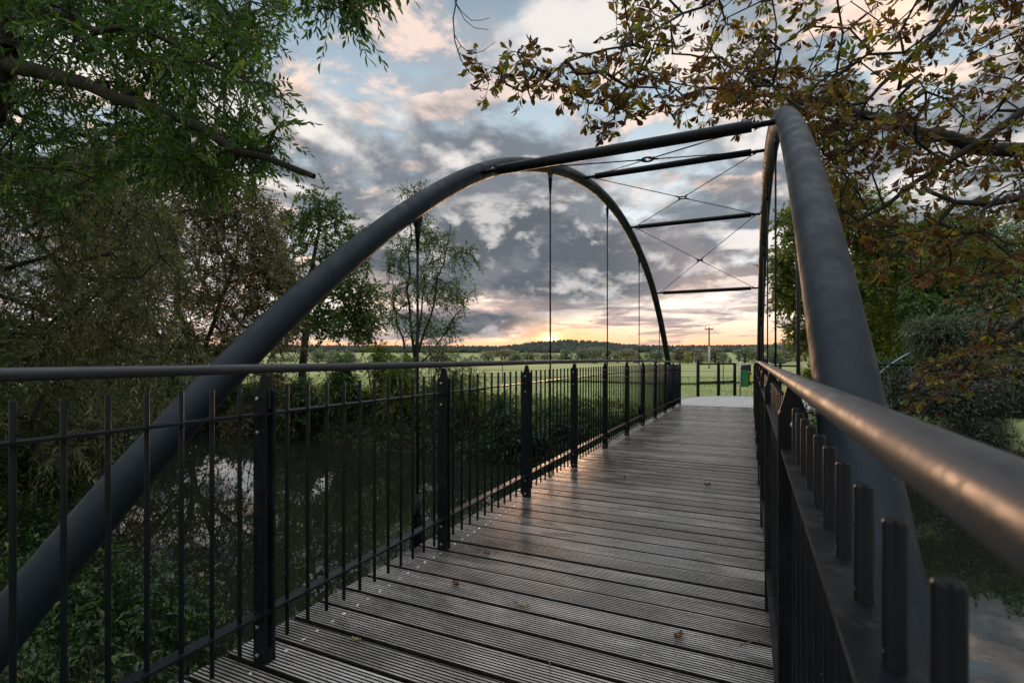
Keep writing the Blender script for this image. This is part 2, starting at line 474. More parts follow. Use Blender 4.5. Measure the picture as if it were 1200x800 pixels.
class MB:
    """collects shapes for ONE mesh"""
    def __init__(s):
        s.v = []; s.f = []; s.mi = []; s.sm = []

    def add(s, vs, fs, mi=0, smooth=False):
        b = len(s.v)
        s.v += [tuple(map(float, p)) for p in vs]
        for f in fs:
            s.f.append([i + b for i in f]); s.mi.append(mi); s.sm.append(smooth)

    def box(s, x0, x1, y0, y1, z0, z1, mi=0, bev=0.0):
        if bev <= 0:
            vs = [(x, y, z) for z in (z0, z1) for y in (y0, y1) for x in (x0, x1)]
            s.add(vs, [(0, 2, 3, 1), (4, 5, 7, 6), (0, 1, 5, 4), (2, 6, 7, 3), (0, 4, 6, 2), (1, 3, 7, 5)], mi)
            return
        b = bev
        ring = lambda z, i: [(x0 + i + (b if i == 0 else 0), y0 + i, z), (x1 - i - (b if i == 0 else 0), y0 + i, z), (x1 - i, y0 + i + b * (i == 0), z), (x1 - i, y1 - i - b * (i == 0), z),
                             (x1 - i - b * (i == 0), y1 - i, z), (x0 + i + b * (i == 0), y1 - i, z), (x0 + i, y1 - i - b * (i == 0), z), (x0 + i, y0 + i + b * (i == 0), z)]
        rs = [ring(z0 + b, 0), ring(z1 - b, 0)]
        vs = []
        lo = [(x + (b if x < (x0 + x1) / 2 else -b) * 0.7, y + (b if y < (y0 + y1) / 2 else -b) * 0.7, z0) for x, y, z in rs[0]]
        hi = [(x + (b if x < (x0 + x1) / 2 else -b) * 0.7, y + (b if y < (y0 + y1) / 2 else -b) * 0.7, z1) for x, y, z in rs[0]]
        vs = lo + rs[0] + rs[1] + hi
        fs = [tuple(range(7, -1, -1)), tuple(range(24, 32))]
        for r in range(3):
            for i in range(8):
                j = (i + 1) % 8
                fs.append((r * 8 + i, r * 8 + j, (r + 1) * 8 + j, (r + 1) * 8 + i))
        s.add(vs, fs, mi)

    def tube(s, pts, radii, sides=12, mi=0, cap=True, smooth=True):
        pts = np.array(pts, float)
        n = len(pts)
        if np.isscalar(radii): radii = [radii] * n
        tan = np.gradient(pts, axis=0)
        tan /= np.linalg.norm(tan, axis=1)[:, None] + 1e-12
        ref = np.array([0, 0, 1.0]) if abs(tan[0][2]) < 0.9 else np.array([1.0, 0, 0])
        u = np.cross(tan[0], ref); u /= np.linalg.norm(u)
        vs = []
        for i in range(n):
            u = u - tan[i] * np.dot(u, tan[i]); u /= np.linalg.norm(u) + 1e-12
            w = np.cross(tan[i], u)
            for q in range(sides):
                a = 2 * math.pi * q / sides
                vs.append(pts[i] + radii[i] * (math.cos(a) * u + math.sin(a) * w))
        fs = []
        for i in range(n - 1):
            for q in range(sides):
                r = (q + 1) % sides
                fs.append((i * sides + q, i * sides + r, (i + 1) * sides + r, (i + 1) * sides + q))
        s.add(vs, fs, mi, smooth)
        if cap:
            b = len(s.v) - n * sides
            s.f.append([b + q for q in range(sides - 1, -1, -1)]); s.mi.append(mi); s.sm.append(False)
            s.f.append([b + (n - 1) * sides + q for q in range(sides)]); s.mi.append(mi); s.sm.append(False)

    def prism(s, poly, axis, a0, a1, mi=0):
        """poly: 2-D outline, extruded along axis ('x': poly is y,z; 'y': poly is x,z; 'z': poly is x,y)"""
        n = len(poly)
        def pt(p, a):
            return {'x': (a, p[0], p[1]), 'y': (p[0], a, p[1]), 'z': (p[0], p[1], a)}[axis]
        vs = [pt(p, a0) for p in poly] + [pt(p, a1) for p in poly]
        fs = [tuple(range(n - 1, -1, -1)), tuple(range(n, 2 * n))]
        for i in range(n):
            j = (i + 1) % n
            fs.append((i, j, n + j, n + i))
        s.add(vs, fs, mi)

    def mesh(s, name):
        me = bpy.data.meshes.new(name)
        me.from_pydata(s.v, [], s.f)
        me.polygons.foreach_set('material_index', s.mi)
        me.polygons.foreach_set('use_smooth', s.sm)
        import bmesh
        bm = bmesh.new(); bm.from_mesh(me)
        bmesh.ops.recalc_face_normals(bm, faces=bm.faces[:])
        bm.to_mesh(me); bm.free()
        me.update()
        return me

    def build(s, name, mats, parent=None, loc=None):
        me = s.mesh(name)
        if not isinstance(mats, (list, tuple)): mats = [mats]
        for m in mats: me.materials.append(m)
        return link(name, me, [], parent, loc)


def npmesh(name, V, F, tint=None, smooth=False):
    """V (n,3), F (m,k) of one face size"""
    me = bpy.data.meshes.new(name)
    V = np.ascontiguousarray(V, dtype=np.float32); F = np.ascontiguousarray(F, dtype=np.int32)
    m, kk = F.shape
    me.vertices.add(len(V)); me.vertices.foreach_set('co', V.ravel())
    me.loops.add(m * kk); me.loops.foreach_set('vertex_index', F.ravel())
    me.polygons.add(m); me.polygons.foreach_set('loop_start', np.arange(m, dtype=np.int32) * kk)
    me.polygons.foreach_set('use_smooth', np.full(m, smooth))
    if tint is not None:
        a = me.attributes.new('tint', 'FLOAT', 'POINT')
        a.data.foreach_set('value', np.ascontiguousarray(tint, dtype=np.float32))
    me.update(calc_edges=True)
    me.validate()
    return me


def norm(a):
    return a / (np.linalg.norm(a, axis=-1, keepdims=True) + 1e-9)


# leaf templates: x along the leaf 0..1, y width -.5...5, z bend
LEAF4 = (np.array([(0, 0, 0), (0.45, 0.5, 0.05), (1, 0, -0.06), (0.45, -0.5, 0.05)]), np.array([(0, 1, 2, 3)]))
LEAF6 = (np.array([(0, 0, 0), (0.3, 0.42, 0.07), (0.65, 0.42, 0.03), (1, 0, -0.12), (0.65, -0.42, 0.03), (0.3, -0.42, 0.07), (0.5, 0, -0.02)]),
         np.array([(0, 1, 6, 5), (1, 2, 3, 6), (6, 3, 4, 5)]))
LEAFCH = (np.array([(0, 0, 0), (0.35, 0.16, 0.05), (0.35, -0.16, 0.05), (0.7, 0.5, 0.02), (0.7, -0.5, 0.02), (0.7, 0, -0.08), (0.9, 0.3, -0.12), (0.9, -0.3, -0.12), (1, 0, -0.22), (0.35, 0, -0.01)]),
          np.array([(0, 1, 9, 2), (1, 3, 5, 9), (9, 5, 4, 2), (3, 6, 8, 5), (5, 8, 7, 4)]))


def place(tmpl, P, D, N, L, W, tint):
    tv, tf = tmpl
    n = len(P)
    X = norm(D); Y = norm(np.cross(N, X)); Z = np.cross(X, Y)
    V = P[:, None, :] + X[:, None, :] * (tv[None, :, 0:1] * L[:, None, None]) + Y[:, None, :] * (tv[None, :, 1:2] * W[:, None, None]) + Z[:, None, :] * (tv[None, :, 2:3] * L[:, None, None])
    F = tf[None] + (np.arange(n) * len(tv))[:, None, None]
    return V.reshape(-1, 3), F.reshape(-1, tf.shape[1]), np.repeat(tint, len(tv))


def segs(P0, P1, r0, r1, sides=4):
    """frusta for many segments at once"""
    D = norm(P1 - P0)
    ref = np.where(np.abs(D[:, 2:3]) < 0.9, np.array([[0, 0, 1.0]]), np.array([[1.0, 0, 0]]))
    U = norm(np.cross(D, ref)); Wv = np.cross(D, U)
    a = np.arange(sides) * 2 * math.pi / sides
    ring = U[:, None, :] * np.cos(a)[None, :, None] + Wv[:, None, :] * np.sin(a)[None, :, None]
    A = P0[:, None, :] + ring * r0[:, None, None]
    B = P1[:, None, :] + ring * r1[:, None, None]
    V = np.concatenate([A, B], 1).reshape(-1, 3)
    q = np.arange(sides); r = (q + 1) % sides
    f = np.stack([q, r, r + sides, q + sides], 1)
    F = f[None] + (np.arange(len(P0)) * 2 * sides)[:, None, None]
    return V, F.reshape(-1, 4)


def network(seeds, targets, step=0.3, rtip=0.006, expo=2.3, jit=0.10, sag=0.0):
    """branches: seed polylines [(pts, r0, r1)] grown out to every target point"""
    pos = []; par = []; rad = []
    for pts, r0, r1 in seeds:
        pts = np.array(pts, float)
        # densify with a smooth wiggle
        out = [pts[0]]
        for a, b in zip(pts[:-1], pts[1:]):
            kq = max(1, int(np.linalg.norm(b - a) / step))
            for i in range(1, kq + 1):
                q = a + (b - a) * i / kq
                if i < kq: q = q + rng.normal(0, 0.035 * step / 0.3, 3)
                out.append(q)
        base = len(pos)
        start = -1
        if pos:
            d = np.linalg.norm(np.array(pos) - out[0], axis=1)
            if d.min() < 0.6: start = int(d.argmin())
        for i, q in enumerate(out):
            pos.append(q); par.append(start if i == 0 else base + i - 1)
            rad.append(r0 + (r1 - r0) * i / max(1, len(out) - 1))
    nseed = len(pos)
    sp = np.array(pos)
    T = np.array(targets, float)
    d0 = np.array([np.linalg.norm(sp - t, axis=1).min() for t in T])
    T = T[np.argsort(d0)]
    cap = len(pos) + len(T) * 60
    PA = np.zeros((cap, 3)); PA[:len(pos)] = sp
    n = len(pos)
    tips = []
    for t in T:
        d = np.linalg.norm(PA[:n] - t, axis=1)
        j = int(np.argmin(d)); L = d[j]
        kq = max(1, min(50, int(L / step)))
        a = PA[j].copy(); prev = j
        mid = rng.normal(0, jit * L, 3)
        for i in range(1, kq + 1):
            f = i / kq
            q = a + (t - a) * f + mid * math.sin(math.pi * f) + (rng.normal(0, jit * step * 0.5, 3) if i < kq else 0)
            q[2] -= sag * L * (f * f - f)
            PA[n] = q; par.append(prev); rad.append(0.0); prev = n; n += 1
        tips.append(prev)
    cnt = np.zeros(n)
    for t in tips: cnt[t] += 1
    for i in range(n - 1, -1, -1):
        if par[i] >= 0 and par[i] < i: cnt[par[i]] += cnt[i]
    R = rtip * np.maximum(cnt, 1) ** (1 / expo)
    for i in range(nseed): R[i] = max(rad[i], 0.0) if rad[i] > 0 else R[i]
    par = np.array(par)
    idx = np.where(par >= 0)[0]
    r0 = np.minimum(R[par[idx]], R[idx] * 1.35)
    V, F = segs(PA[par[idx]], PA[idx] + (PA[idx] - PA[par[idx]]) * 0.04, r0, R[idx], 6)
    tp = PA[tips]
    td = norm(PA[tips] - PA[par[tips]])
    return V, F, tp, td


def pinnate(tp, td, per, nl, slen, ll, lw, droop=0.4, spread=0.8, side=0.8, tmpl=LEAF4, bias=0.5, jitter=0.0):
    """leafy sprays at the tips; returns leaf arrays and the sprays' stems"""
    P = np.repeat(tp, per, 0); D = np.repeat(td, per, 0)
    n = len(P)
    D = norm(D * 0.7 + rng.normal(0, spread, (n, 3)) + np.array([0, 0, -droop * 0.5]))
    S = slen * rng.uniform(0.6, 1.3, n)
    P = P - D * (S * 0.2)[:, None] + rng.normal(0, jitter, (n, 3)) if jitter else P
    base_t = rng.beta(0.8, 0.9, n)
    sidev = norm(np.cross(D, rng.normal(0, 1, (n, 3))))
    lp = []; ld = []; lt = []
    g = np.array([0, 0, -1.0])
    for i in range(nl):
        f = (i + 0.7) / nl
        pos = P + D * (S * f)[:, None] + g * (S * droop * f * f * 0.6)[:, None]
        tang = norm(D + g * (droop * f * 1.2))
        sg = 1 if i % 2 else -1
        lp.append(pos)
        ld.append(norm(tang + sidev * (sg * side if i < nl - 1 else 0) + rng.normal(0, 0.25, (n, 3)) + g * droop * 0.4))
        lt.append(np.clip(base_t * 0.7 + rng.uniform(0, 0.4, n) - 0.05 + (bias - 0.5), 0, 1))
    lp = np.concatenate(lp); ld = np.concatenate(ld); lt = np.concatenate(lt)
    N = norm(rng.normal(0, 0.7, lp.shape) + np.array([0, 0, 1.0]))
    L = ll * rng.uniform(0.65, 1.2, len(lp)); W = L * lw / ll * rng.uniform(0.7, 1.2, len(lp))
    Pe = P + D * S[:, None] + g * (S * droop * 0.6)[:, None]
    Pm = P + D * (S * .5)[:, None] + g * (S * droop * 0.15)[:, None]
    sv = segs(np.concatenate([P, Pm]), np.concatenate([Pm, Pe]), np.full(2 * n, ll * 0.035), np.full(2 * n, ll * 0.02), 3)
    return place(tmpl, lp, ld, N, L, W, lt), sv


def palmate(tp, td, per, size, tintf=None):
    P = np.repeat(tp, per, 0); D = np.repeat(td, per, 0)
    n = len(P)
    D = norm(D * 0.5 + rng.normal(0, 0.8, (n, 3)) + np.array([0, 0, 0.1]))
    pet = size * rng.uniform(0.5, 1.3, n)
    g = np.array([0, 0, -1.0])
    E = P + D * pet[:, None] + g * (pet * 0.3)[:, None]
    bt = rng.uniform(0, 1, n) ** 1.15
    A = norm(np.cross(D, g + rng.normal(0, 0.3, (n, 3))))
    lp = []; ld = []; lt = []; ln = []; LL = []
    hang = rng.uniform(0.2, 1.3, n)
    nlf = rng.integers(4, 8, n)
    for i in range(7):
        a = (i - 3) * 0.62 + rng.normal(0, 0.12, n)
        keep = (nlf > i) if i % 2 else (nlf > 3)
        keep = np.ones(n, bool) if i in (1, 2, 3, 4) else (rng.uniform(0, 1, n) < 0.65)
        d = norm(D * np.cos(a)[:, None] + A * np.sin(a)[:, None] + g * hang[:, None] + rng.normal(0, 0.15, (n, 3)))
        lp.append(E[keep]); ld.append(d[keep]); lt.append(np.clip(bt + rng.normal(0, 0.07, n), 0, 1)[keep])
        ln.append(norm(np.cross(A, d) + rng.normal(0, 0.5, (n, 3)))[keep])
        LL.append((size * (1.05 - 0.16 * abs(i - 3)) * rng.uniform(0.75, 1.1, n))[keep])
    lp = np.concatenate(lp); ld = np.concatenate(ld); lt = np.concatenate(lt); ln = np.concatenate(ln); LL = np.concatenate(LL)
    W = LL * rng.uniform(0.26, 0.46, len(LL))
    sv = segs(P, E, np.full(n, 0.0022), np.full(n, 0.0018), 3)
    return place(LEAFCH, lp, ld, ln, LL, W, lt), sv


def ball(c, r, n, hollow=0.45, seed=None):
    """random points in an ellipsoid, more of them towards its skin"""
    d = norm(rng.normal(0, 1, (n, 3)))
    rad = rng.uniform(hollow, 1.0, n) ** 0.7
    return np.array(c) + d * rad[:, None] * np.array(r)


def cat2(a, b):
    return np.concatenate([a[0], b[0]]), np.concatenate([a[1], b[1] + len(a[0])])


def make_tree(name, label, cat, base, seeds, targets, leaf, mat, group=None, step=0.35, rtip=0.006, jit=0.1, sag=0.0, expo=2.3, kind=None, trunk_name='trunk'):
    base = np.array(base, float)
    root = empty(name, base)
    tag(root, label, cat, group, kind)
    V, F, tp, td = network(seeds, targets, step, rtip, expo, jit, sag)
    (lv, lf, lt), sv = leaf(tp, td)
    V, F = cat2((V, F), sv)
    link(trunk_name, npmesh(trunk_name, V - base, F, smooth=True), M_BARK, root)
    link('crown', npmesh('crown', lv - base, lf, lt), mat, root)
    return root


# ------------------------------------------------------------------ terrain
WATER_Z = -1.65


def near_edge(x):
    return 1.9 + 1.5 / (1 + np.exp((x + 3.2) * 1.6)) + 2.2 / (1 + np.exp((x + 8.5) * 1.4)) + 0.18 * np.sin(x * 0.9) + 0.08 * np.sin(x * 2.3)


def far_edge(x):
    return 12.0 + np.where(x < 0, -0.07 * x, np.minimum(0.42 * x, 3.2)) + 0.2 * np.sin(x * 0.8 + 1) + 0.1 * np.sin(x * 2.1)


def ss(x, a, b):
    t = np.clip((x - a) / (b - a), 0, 1)
    return t * t * (3 - 2 * t)


def px_of(x, y):
    rx = x * RGT[0] + y * RGT[1]; f = x * FWD0[0] + y * FWD0[1]
    return 600 + 600 * rx / np.maximum(f, 1e-3), f


def ground(x, y):
    x = np.asarray(x, float); y = np.asarray(y, float)
    dist = np.hypot(x, y)
    field = -0.16 - 0.9 * ss(dist, 25, 180) - 0.8 * ss(dist, 150, 300)
    field = field + 0.05 * np.sin(x * 0.23 + 1) * np.sin(y * 0.19) * ss(dist, 17, 30)
    px, f = px_of(x, y)
    pc = np.clip(px, -400, 1600)
    hill = 15 + 14.0 * np.exp(-((pc - 650) / 75.0) ** 2) + 6.0 * np.exp(-((pc - 780) / 120.0) ** 2) + 2.0 * np.sin(pc * 0.03)
    hill = np.where(f > 0, hill, 10)
    rise = 8.5 * ss(dist, 320, 620) + np.maximum(hill - 20, 0) * ss(dist, 600, 930) * 0.95 + 6 * ss(dist, 600, 930)
    field = field + rise
    ye, yf = near_edge(x), far_edge(x)
    bed = WATER_Z - 0.7
    bn = bed + (field - bed) * (0.62 * ss(ye + 0.9 - y, 0.0, 2.6) + 0.38 * ss(ye + 0.9 - y, 1.6, 5.0))
    bf = bed + (field - bed) * (0.75 * ss(y - (yf - 0.9), 0.0, 2.6) + 0.25 * ss(y - (yf - 0.9), 2.0, 4.0))
    z = np.where(y < 0.5 * (ye + yf), bn, bf)
    z = z + 0.05 * np.sin(x * 3.1 + y * 1.7) * np.sin(y * 2.7 - x) * (z < -0.4)
    # firm level ground under the paving at both ends of the bridge
    pad = ss(y, 14.6, 15.4) * ss(22.0 - y, 0, 1.5) * ss(x + 5.0, 0, 1.5) * ss(14 - x, 0, 2)
    z = z * (1 - pad) + (-0.17) * pad
    return z


def spaced(lo, hi, step, far, grow=1.16):
    a = list(np.arange(lo, hi + 1e-6, step))
    s = step; b = hi
    while b < far:
        s *= grow; b += s; a.append(b)
    s = step; b = lo
    while b > -far:
        s *= grow; b -= s; a.insert(0, b)
    return np.array(a)


def build_terrain():
    xs = spaced(-24, 22, 0.32, 2600, 1.13); ys = spaced(-6, 26, 0.28, 2600, 1.13)
    X, Y = np.meshgrid(xs, ys)
    Z = ground(X, Y)
    V = np.stack([X, Y, Z], -1).reshape(-1, 3)
    nx, ny = len(xs), len(ys)
    i = np.arange(nx - 1)[None, :] + (np.arange(ny - 1) * nx)[:, None]
    F = np.stack([i, i + 1, i + 1 + nx, i + nx], -1).reshape(-1, 4)
    o = link('ground', npmesh('ground', V, F, smooth=True), M_GROUND)
    tag(o, 'grassy meadow and earthen river banks', kind='structure')
    w = MB()
    # water: a strip following the banks, a little wider than the visible surface
    n = 60
    xs2 = np.linspace(-110, 90, n)
    vs = []
    for xv in xs2:
        vs.append((xv, float(near_edge(np.array(xv))) - 2.4, WATER_Z)); vs.append((xv, float(far_edge(np.array(xv))) + 1.4, WATER_Z))
    w.add(vs, [(2 * q, 2 * q + 2, 2 * q + 3, 2 * q + 1) for q in range(n - 1)])
    tag(w.build('water', M_WATER), 'dark still river reflecting trees and sky', kind='structure')


build_terrain()


def build_path():
    p = MB()
    z0, z1 = -0.20, -0.095
    # apron beyond the deck, then a path leading off to the right
    def slab(poly):
        p.prism(poly, 'z', z0, z1)
    poly = [(-2.15, 15.02), (0.35, 15.02), (1.6, 15.3), (2.8, 16.2), (3.9, 17.6), (4.3, 18.8), (3.2, 19.5), (0.3, 19.45), (-0.6, 19.35), (-1.35, 19.0), (-1.9, 17.8), (-2.15, 16.3)]
    slab(poly)
    tag(p.build('path', M_PAVE), 'pale concrete sett path beyond the deck', kind='structure')
    # a kerb of the same setts set on edge
    k = MB()
    edge = [(-2.15, 15.02), (-2.15, 16.3), (-1.9, 17.8), (-1.35, 19.0), (-0.6, 19.35), (0.3, 19.45), (3.2, 19.5)]
    for a, b in zip(edge[:-1], edge[1:]):
        a = np.array(a); b = np.array(b); d = (b - a) / np.linalg.norm(b - a); nrm = np.array([-d[1], d[0]]) * 0.06
        k.prism([a, b, b + nrm, a + nrm], 'z', z0, z1 + 0.006)
    tag(k.build('path_edging', M_CONC), 'thin concrete edging of the path', kind='structure')


build_path()

# ------------------------------------------------------------------ footbridge
RL, RR = -1.818, 0.096          # handrail lines
AL, AR = -2.10, 0.217           # arch planes
TM, RAD, APEX = 8.15, 9.75, 1.25 + 2.535
S0, SP = 1.483, 1.363           # first post in view and post spacing
DE0, DE1 = -2.0, 0.128          # deck edges


def drop(t):
    return -0.0009 * max(0.0, t - 5.0) ** 2


def arch_z(t):
    w = abs(t - TM)
    return APEX - (RAD - math.sqrt(RAD * RAD - w * w)) + 0.045 * math.exp(-((w - 4.2) / 1.2) ** 2)


bridge = empty('footbridge', (-0.94, 7.5, -0.3))
tag(bridge, 'steel arch footbridge with anthracite tubes and grooved timber deck over the river', 'footbridge')
B0 = np.array([-0.94, 7.5, -0.3])


def bpart(mb, name, mats, parent=None):
    o = mb.build(name, mats, parent or bridge)
    if parent is None:
        o.location = -B0
    return o


def build_bridge():
    for x in (AL, AR):
        m = MB()
        wmax = 8.75
        amax = math.asin(wmax / RAD)
        pts = [(x, TM + RAD * math.sin(a), arch_z(TM + RAD * math.sin(a))) for a in np.linspace(-amax, amax, 120)]
        m.tube(pts, 0.073, 40)
        # welded joint collars
        for tj in (TM - 0.0,):
            a = math.asin((tj - TM) / RAD)
            cp = [(x, TM + RAD * math.sin(b), APEX - RAD + RAD * math.cos(b)) for b in (a - 0.0009, a, a + 0.0009)]
            m.tube(cp, 0.0738, 40, cap=True)
        bpart(m, 'arch_tube', M_ARCH)
    st = [TM - 4.37, TM - 1.45, TM + 1.47, TM + 4.4]
    ends = []
    for t in st:
        z = arch_z(t)
        m = MB()
        x0, x1 = AL + 0.07, AR - 0.07
        m.tube([(x0, t, z), (x1, t, z)], 0.019, 14)
        m.tube([(x0 + 0.14, t, z), (x0 + 0.142, t, z), (x1 - 0.142, t, z), (x1 - 0.14, t, z)], [0.036, 0.040, 0.040, 0.036], 28)
        for xe in (x0 + 0.03, x1 - 0.03):
            m.box(xe - 0.03, xe + 0.03, t - 0.028, t + 0.028, z - 0.006, z + 0.006)
            m.tube([(xe + (0.06 if xe < -1 else -0.06), t, z - 0.02), (xe + (0.06 if xe < -1 else -0.06), t, z + 0.028)], 0.007, 8, mi=1)
        bpart(m, 'cross_strut', [M_STEEL, M_BOLT])
        ends.append((np.array([x0 + 0.06, t, z]), np.array([x1 - 0.06, t, z])))
    for (a0, a1), (b0, b1) in zip(ends[:-1], ends[1:]):
        c = (a0 + a1 + b0 + b1) / 4
        for e in (a0, a1, b0, b1):
            d = (c - e); L = np.linalg.norm(d); d = d / L
            m = MB()
            m.tube([e, e + d * 0.10, e + d * 0.101, c - d * 0.15, c - d * 0.149, c - d * 0.05], [0.011, 0.011, 0.006, 0.006, 0.010, 0.010], 8)
            bpart(m, 'brace_rod', M_STEEL)
        m = MB()
        ring = [(c[0] + 0.055 * math.cos(q), c[1] + 0.055 * math.sin(q), c[2]) for q in np.linspace(0, 2 * math.pi, 21)]
        m.tube(ring, 0.010, 8, cap=False)
        bpart(m, 'brace_ring', M_STEEL)
    # hangers
    for x in (AL, AR):
        for kx in range(-2, 3):
            t = TM + 2.6 * kx
            zt = arch_z(t) - 0.070; dz = drop(t)
            sl = -(t - TM) / math.sqrt(RAD ** 2 - (t - TM) ** 2)
            m = MB()
            m.tube([(x, t, zt - 0.16), (x, t, dz + 0.26)], 0.0095, 10)
            h = bpart(m, 'hanger', M_STEEL)
            g = MB()
            g.prism([(t - 0.075, zt - 0.075 * sl + 0.012), (t + 0.075, zt + 0.075 * sl + 0.012), (t + 0.024, zt - 0.085), (t - 0.024, zt - 0.085)], 'x', x - 0.006, x + 0.006)
            g.tube([(x, t, zt - 0.05), (x, t, zt - 0.11), (x, t, zt - 0.24)], [0.021, 0.021, 0.010], 10)
            g.tube([(x - 0.026, t, zt - 0.07), (x + 0.026, t, zt - 0.07)], 0.009, 8)
            g.build('gusset', M_STEEL, h)
            g = MB()
            for sx in (-0.017, 0.017):
                g.box(x + sx - 0.005, x + sx + 0.005, t - 0.024, t + 0.024, dz - 0.16, dz + 0.16)
            g.tube([(x, t, dz + 0.15), (x, t, dz + 0.19), (x, t, dz + 0.30)], [0.020, 0.020, 0.010], 10)
            g.build('foot_fork', M_STEEL, h)
            if x == AL:
                b = MB()
                b.prism([(AL - 0.05, dz - 0.24), (AR + 0.05, dz - 0.24), (AR + 0.05, dz - 0.09), (AL - 0.05, dz - 0.09)], 'y', t - 0.010, t + 0.010)
                b.box(AL - 0.05, AR + 0.05, t - 0.05, t + 0.05, dz - 0.252, dz - 0.24)
                bpart(b, 'cross_beam', M_STEEL)
    # edge beams under the boards
    for x in (-1.86, -0.93, 0.06):
        m = MB()
        ts = np.linspace(-2.0, 15.0, 24)
        for a, b in zip(ts[:-1], ts[1:]):
            pa = [(x - 0.03, drop(a) - 0.20), (x + 0.03, drop(a) - 0.20), (x + 0.03, drop(a) - 0.046), (x - 0.03, drop(a) - 0.046)]
            pb = [(x - 0.03, drop(b) - 0.20), (x + 0.03, drop(b) - 0.20), (x + 0.03, drop(b) - 0.046), (x - 0.03, drop(b) - 0.046)]
            vs = [(p[0], a, p[1]) for p in pa] + [(p[0], b, p[1]) for p in pb]
            m.add(vs, [(0, 1, 5, 4), (1, 2, 6, 5), (2, 3, 7, 6), (3, 0, 4, 7)])
        bpart(m, 'edge_beam', M_STEEL)
    # deck boards: grooved planks laid across
    PW = 0.172; gap = 0.021
    r = random.Random(5)

    def board_mesh(w, ng):
        prof = [(0.0, -0.040), (0.0, -0.003), (0.003, 0.0)]
        pitch = (w - 0.012) / ng
        for g in range(ng):
            y0 = 0.006 + g * pitch
            prof += [(y0 + pitch * 0.27, 0.0), (y0 + pitch * 0.35, -0.0085), (y0 + pitch * 0.66, -0.0085), (y0 + pitch * 0.74, 0.0)]
        prof += [(w - 0.003, 0.0), (w, -0.003), (w, -0.040)]
        return prof
    prof = board_mesh(PW - gap, 8)
    n = 93
    for i in range(n):
        y0 = -0.95 + i * PW
        m = MB()
        L0 = DE0 + r.uniform(-0.006, 0.006); L1 = DE1
        warp = r.uniform(-0.0014, 0.0014); cut = r.choice([-0.006, -0.003, 0.0, 0.002, 0.005])
        # straight extrusion split so the grooves keep their shading
        np_ = len(prof)
        xs = [L0, L0 + 0.7, L1]
        vs = []
        for xq in xs:
            for (py_, pz_) in prof:
                vs.append((xq, y0 + (py_ if py_ < 0.1 else py_ + cut * (py_ > PW - gap - 0.006)), pz_ + drop(y0) + warp + (0.0)))
        fs = [tuple(range(np_ - 1, -1, -1)), tuple(range(2 * np_, 3 * np_))]
        for s_ in range(2):
            for q in range(np_):
                q2 = (q + 1) % np_
                fs.append((s_ * np_ + q, s_ * np_ + q2, (s_ + 1) * np_ + q2, (s_ + 1) * np_ + q))
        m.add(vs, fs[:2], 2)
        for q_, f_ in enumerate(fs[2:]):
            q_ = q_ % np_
            side = q_ in (0, 1, np_ - 3, np_ - 2, np_ - 1) or (q_ >= 3 and (q_ - 3) % 4 in (1, 2) and q_ < np_ - 3)  # edges, chamfers and camera-facing groove slopes take the painted-in shade
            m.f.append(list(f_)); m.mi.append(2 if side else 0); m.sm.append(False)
        for xb in (-1.80, -0.005 - 0.88, 0.06):
            if xb == -0.885 and False: continue
            if xb != -1.80: continue
            for fy in (0.26, 0.76):
                yy = y0 + fy * (PW - gap)
                zz = drop(y0) + warp
                m.tube([(xb + r.uniform(-.004, .004), yy, zz - 0.006), (xb, yy, zz + 0.0015), (xb, yy, zz + 0.0024)], [0.0085, 0.0085, 0.004], 10, mi=1)
        me_o = bpart(m, 'deck_board', [M_WOOD, M_BOLT, M_GRIME_SHADE])
    # railings
    baluster_sets = {}
    for side, x in (('l', RL), ('r', RR)):
        rail = empty('railing', (0, 0, 0), bridge)
        rail.location = -B0
        s = -1 if side == 'l' else 1
        n0, n1 = -2, 10
        tA, tB = S0 + n0 * SP, S0 + n1 * SP
        m = MB()
        ts = np.linspace(tA - 0.05, tB + 0.04, 60)
        m.tube([(x, t, (1.203 if side == 'l' else 1.190) + drop(t)) for t in ts], 0.0192, 28)
        m.build('handrail', M_RAIL, rail)
        for nn, zc, th in (('upper_rail', 1.018, 0.009), ('lower_rail', 0.205, 0.011)):
            m = MB()
            ts = np.linspace(tA, tB, 40)
            vs = []; fs = []
            for i, t in enumerate(ts):
                z = zc + drop(t)
                vs += [(x - 0.028, t, z - th / 2), (x + 0.028, t, z - th / 2), (x + 0.028, t, z + th / 2), (x - 0.028, t, z + th / 2)]
            for i in range(len(ts) - 1):
                for q in range(4):
                    q2 = (q + 1) % 4
                    fs.append((i * 4 + q, i * 4 + q2, i * 4 + 4 + q2, i * 4 + 4 + q))
            m.add(vs, fs)
            m.build(nn, M_STEEL, rail)
        for i in range(n0, n1 + 1):
            t = S0 + i * SP; z = drop(t)
            m = MB()
            hw = 0.033
            ch = 0.013
            prof = [(x - hw, z + 0.003), (x + hw, z + 0.003), (x + hw, z + 1.118 - ch), (x + hw - ch * 0.3, z + 1.118 - ch * 0.3), (x + hw - ch, z + 1.118), (x - hw + ch, z + 1.118), (x - hw + ch * 0.3, z + 1.118 - ch * 0.3), (x - hw, z + 1.118 - ch)]
            for dy in (-0.020, 0.020):
                m.prism(prof, 'y', t + dy - 0.006, t + dy + 0.006)
            # the pointed plate between them that carries the handrail
            m.prism([(x - 0.030, z + 1.04), (x + 0.030, z + 1.04), (x + 0.030, z + 1.110), (x + 0.011, z + 1.180), (x - 0.011, z + 1.180), (x - 0.030, z + 1.110)], 'y', t - 0.007, t + 0.007)
            m.box(x - 0.033, x + 0.033, t - 0.017, t + 0.017, z + 0.0025, z + 0.055)
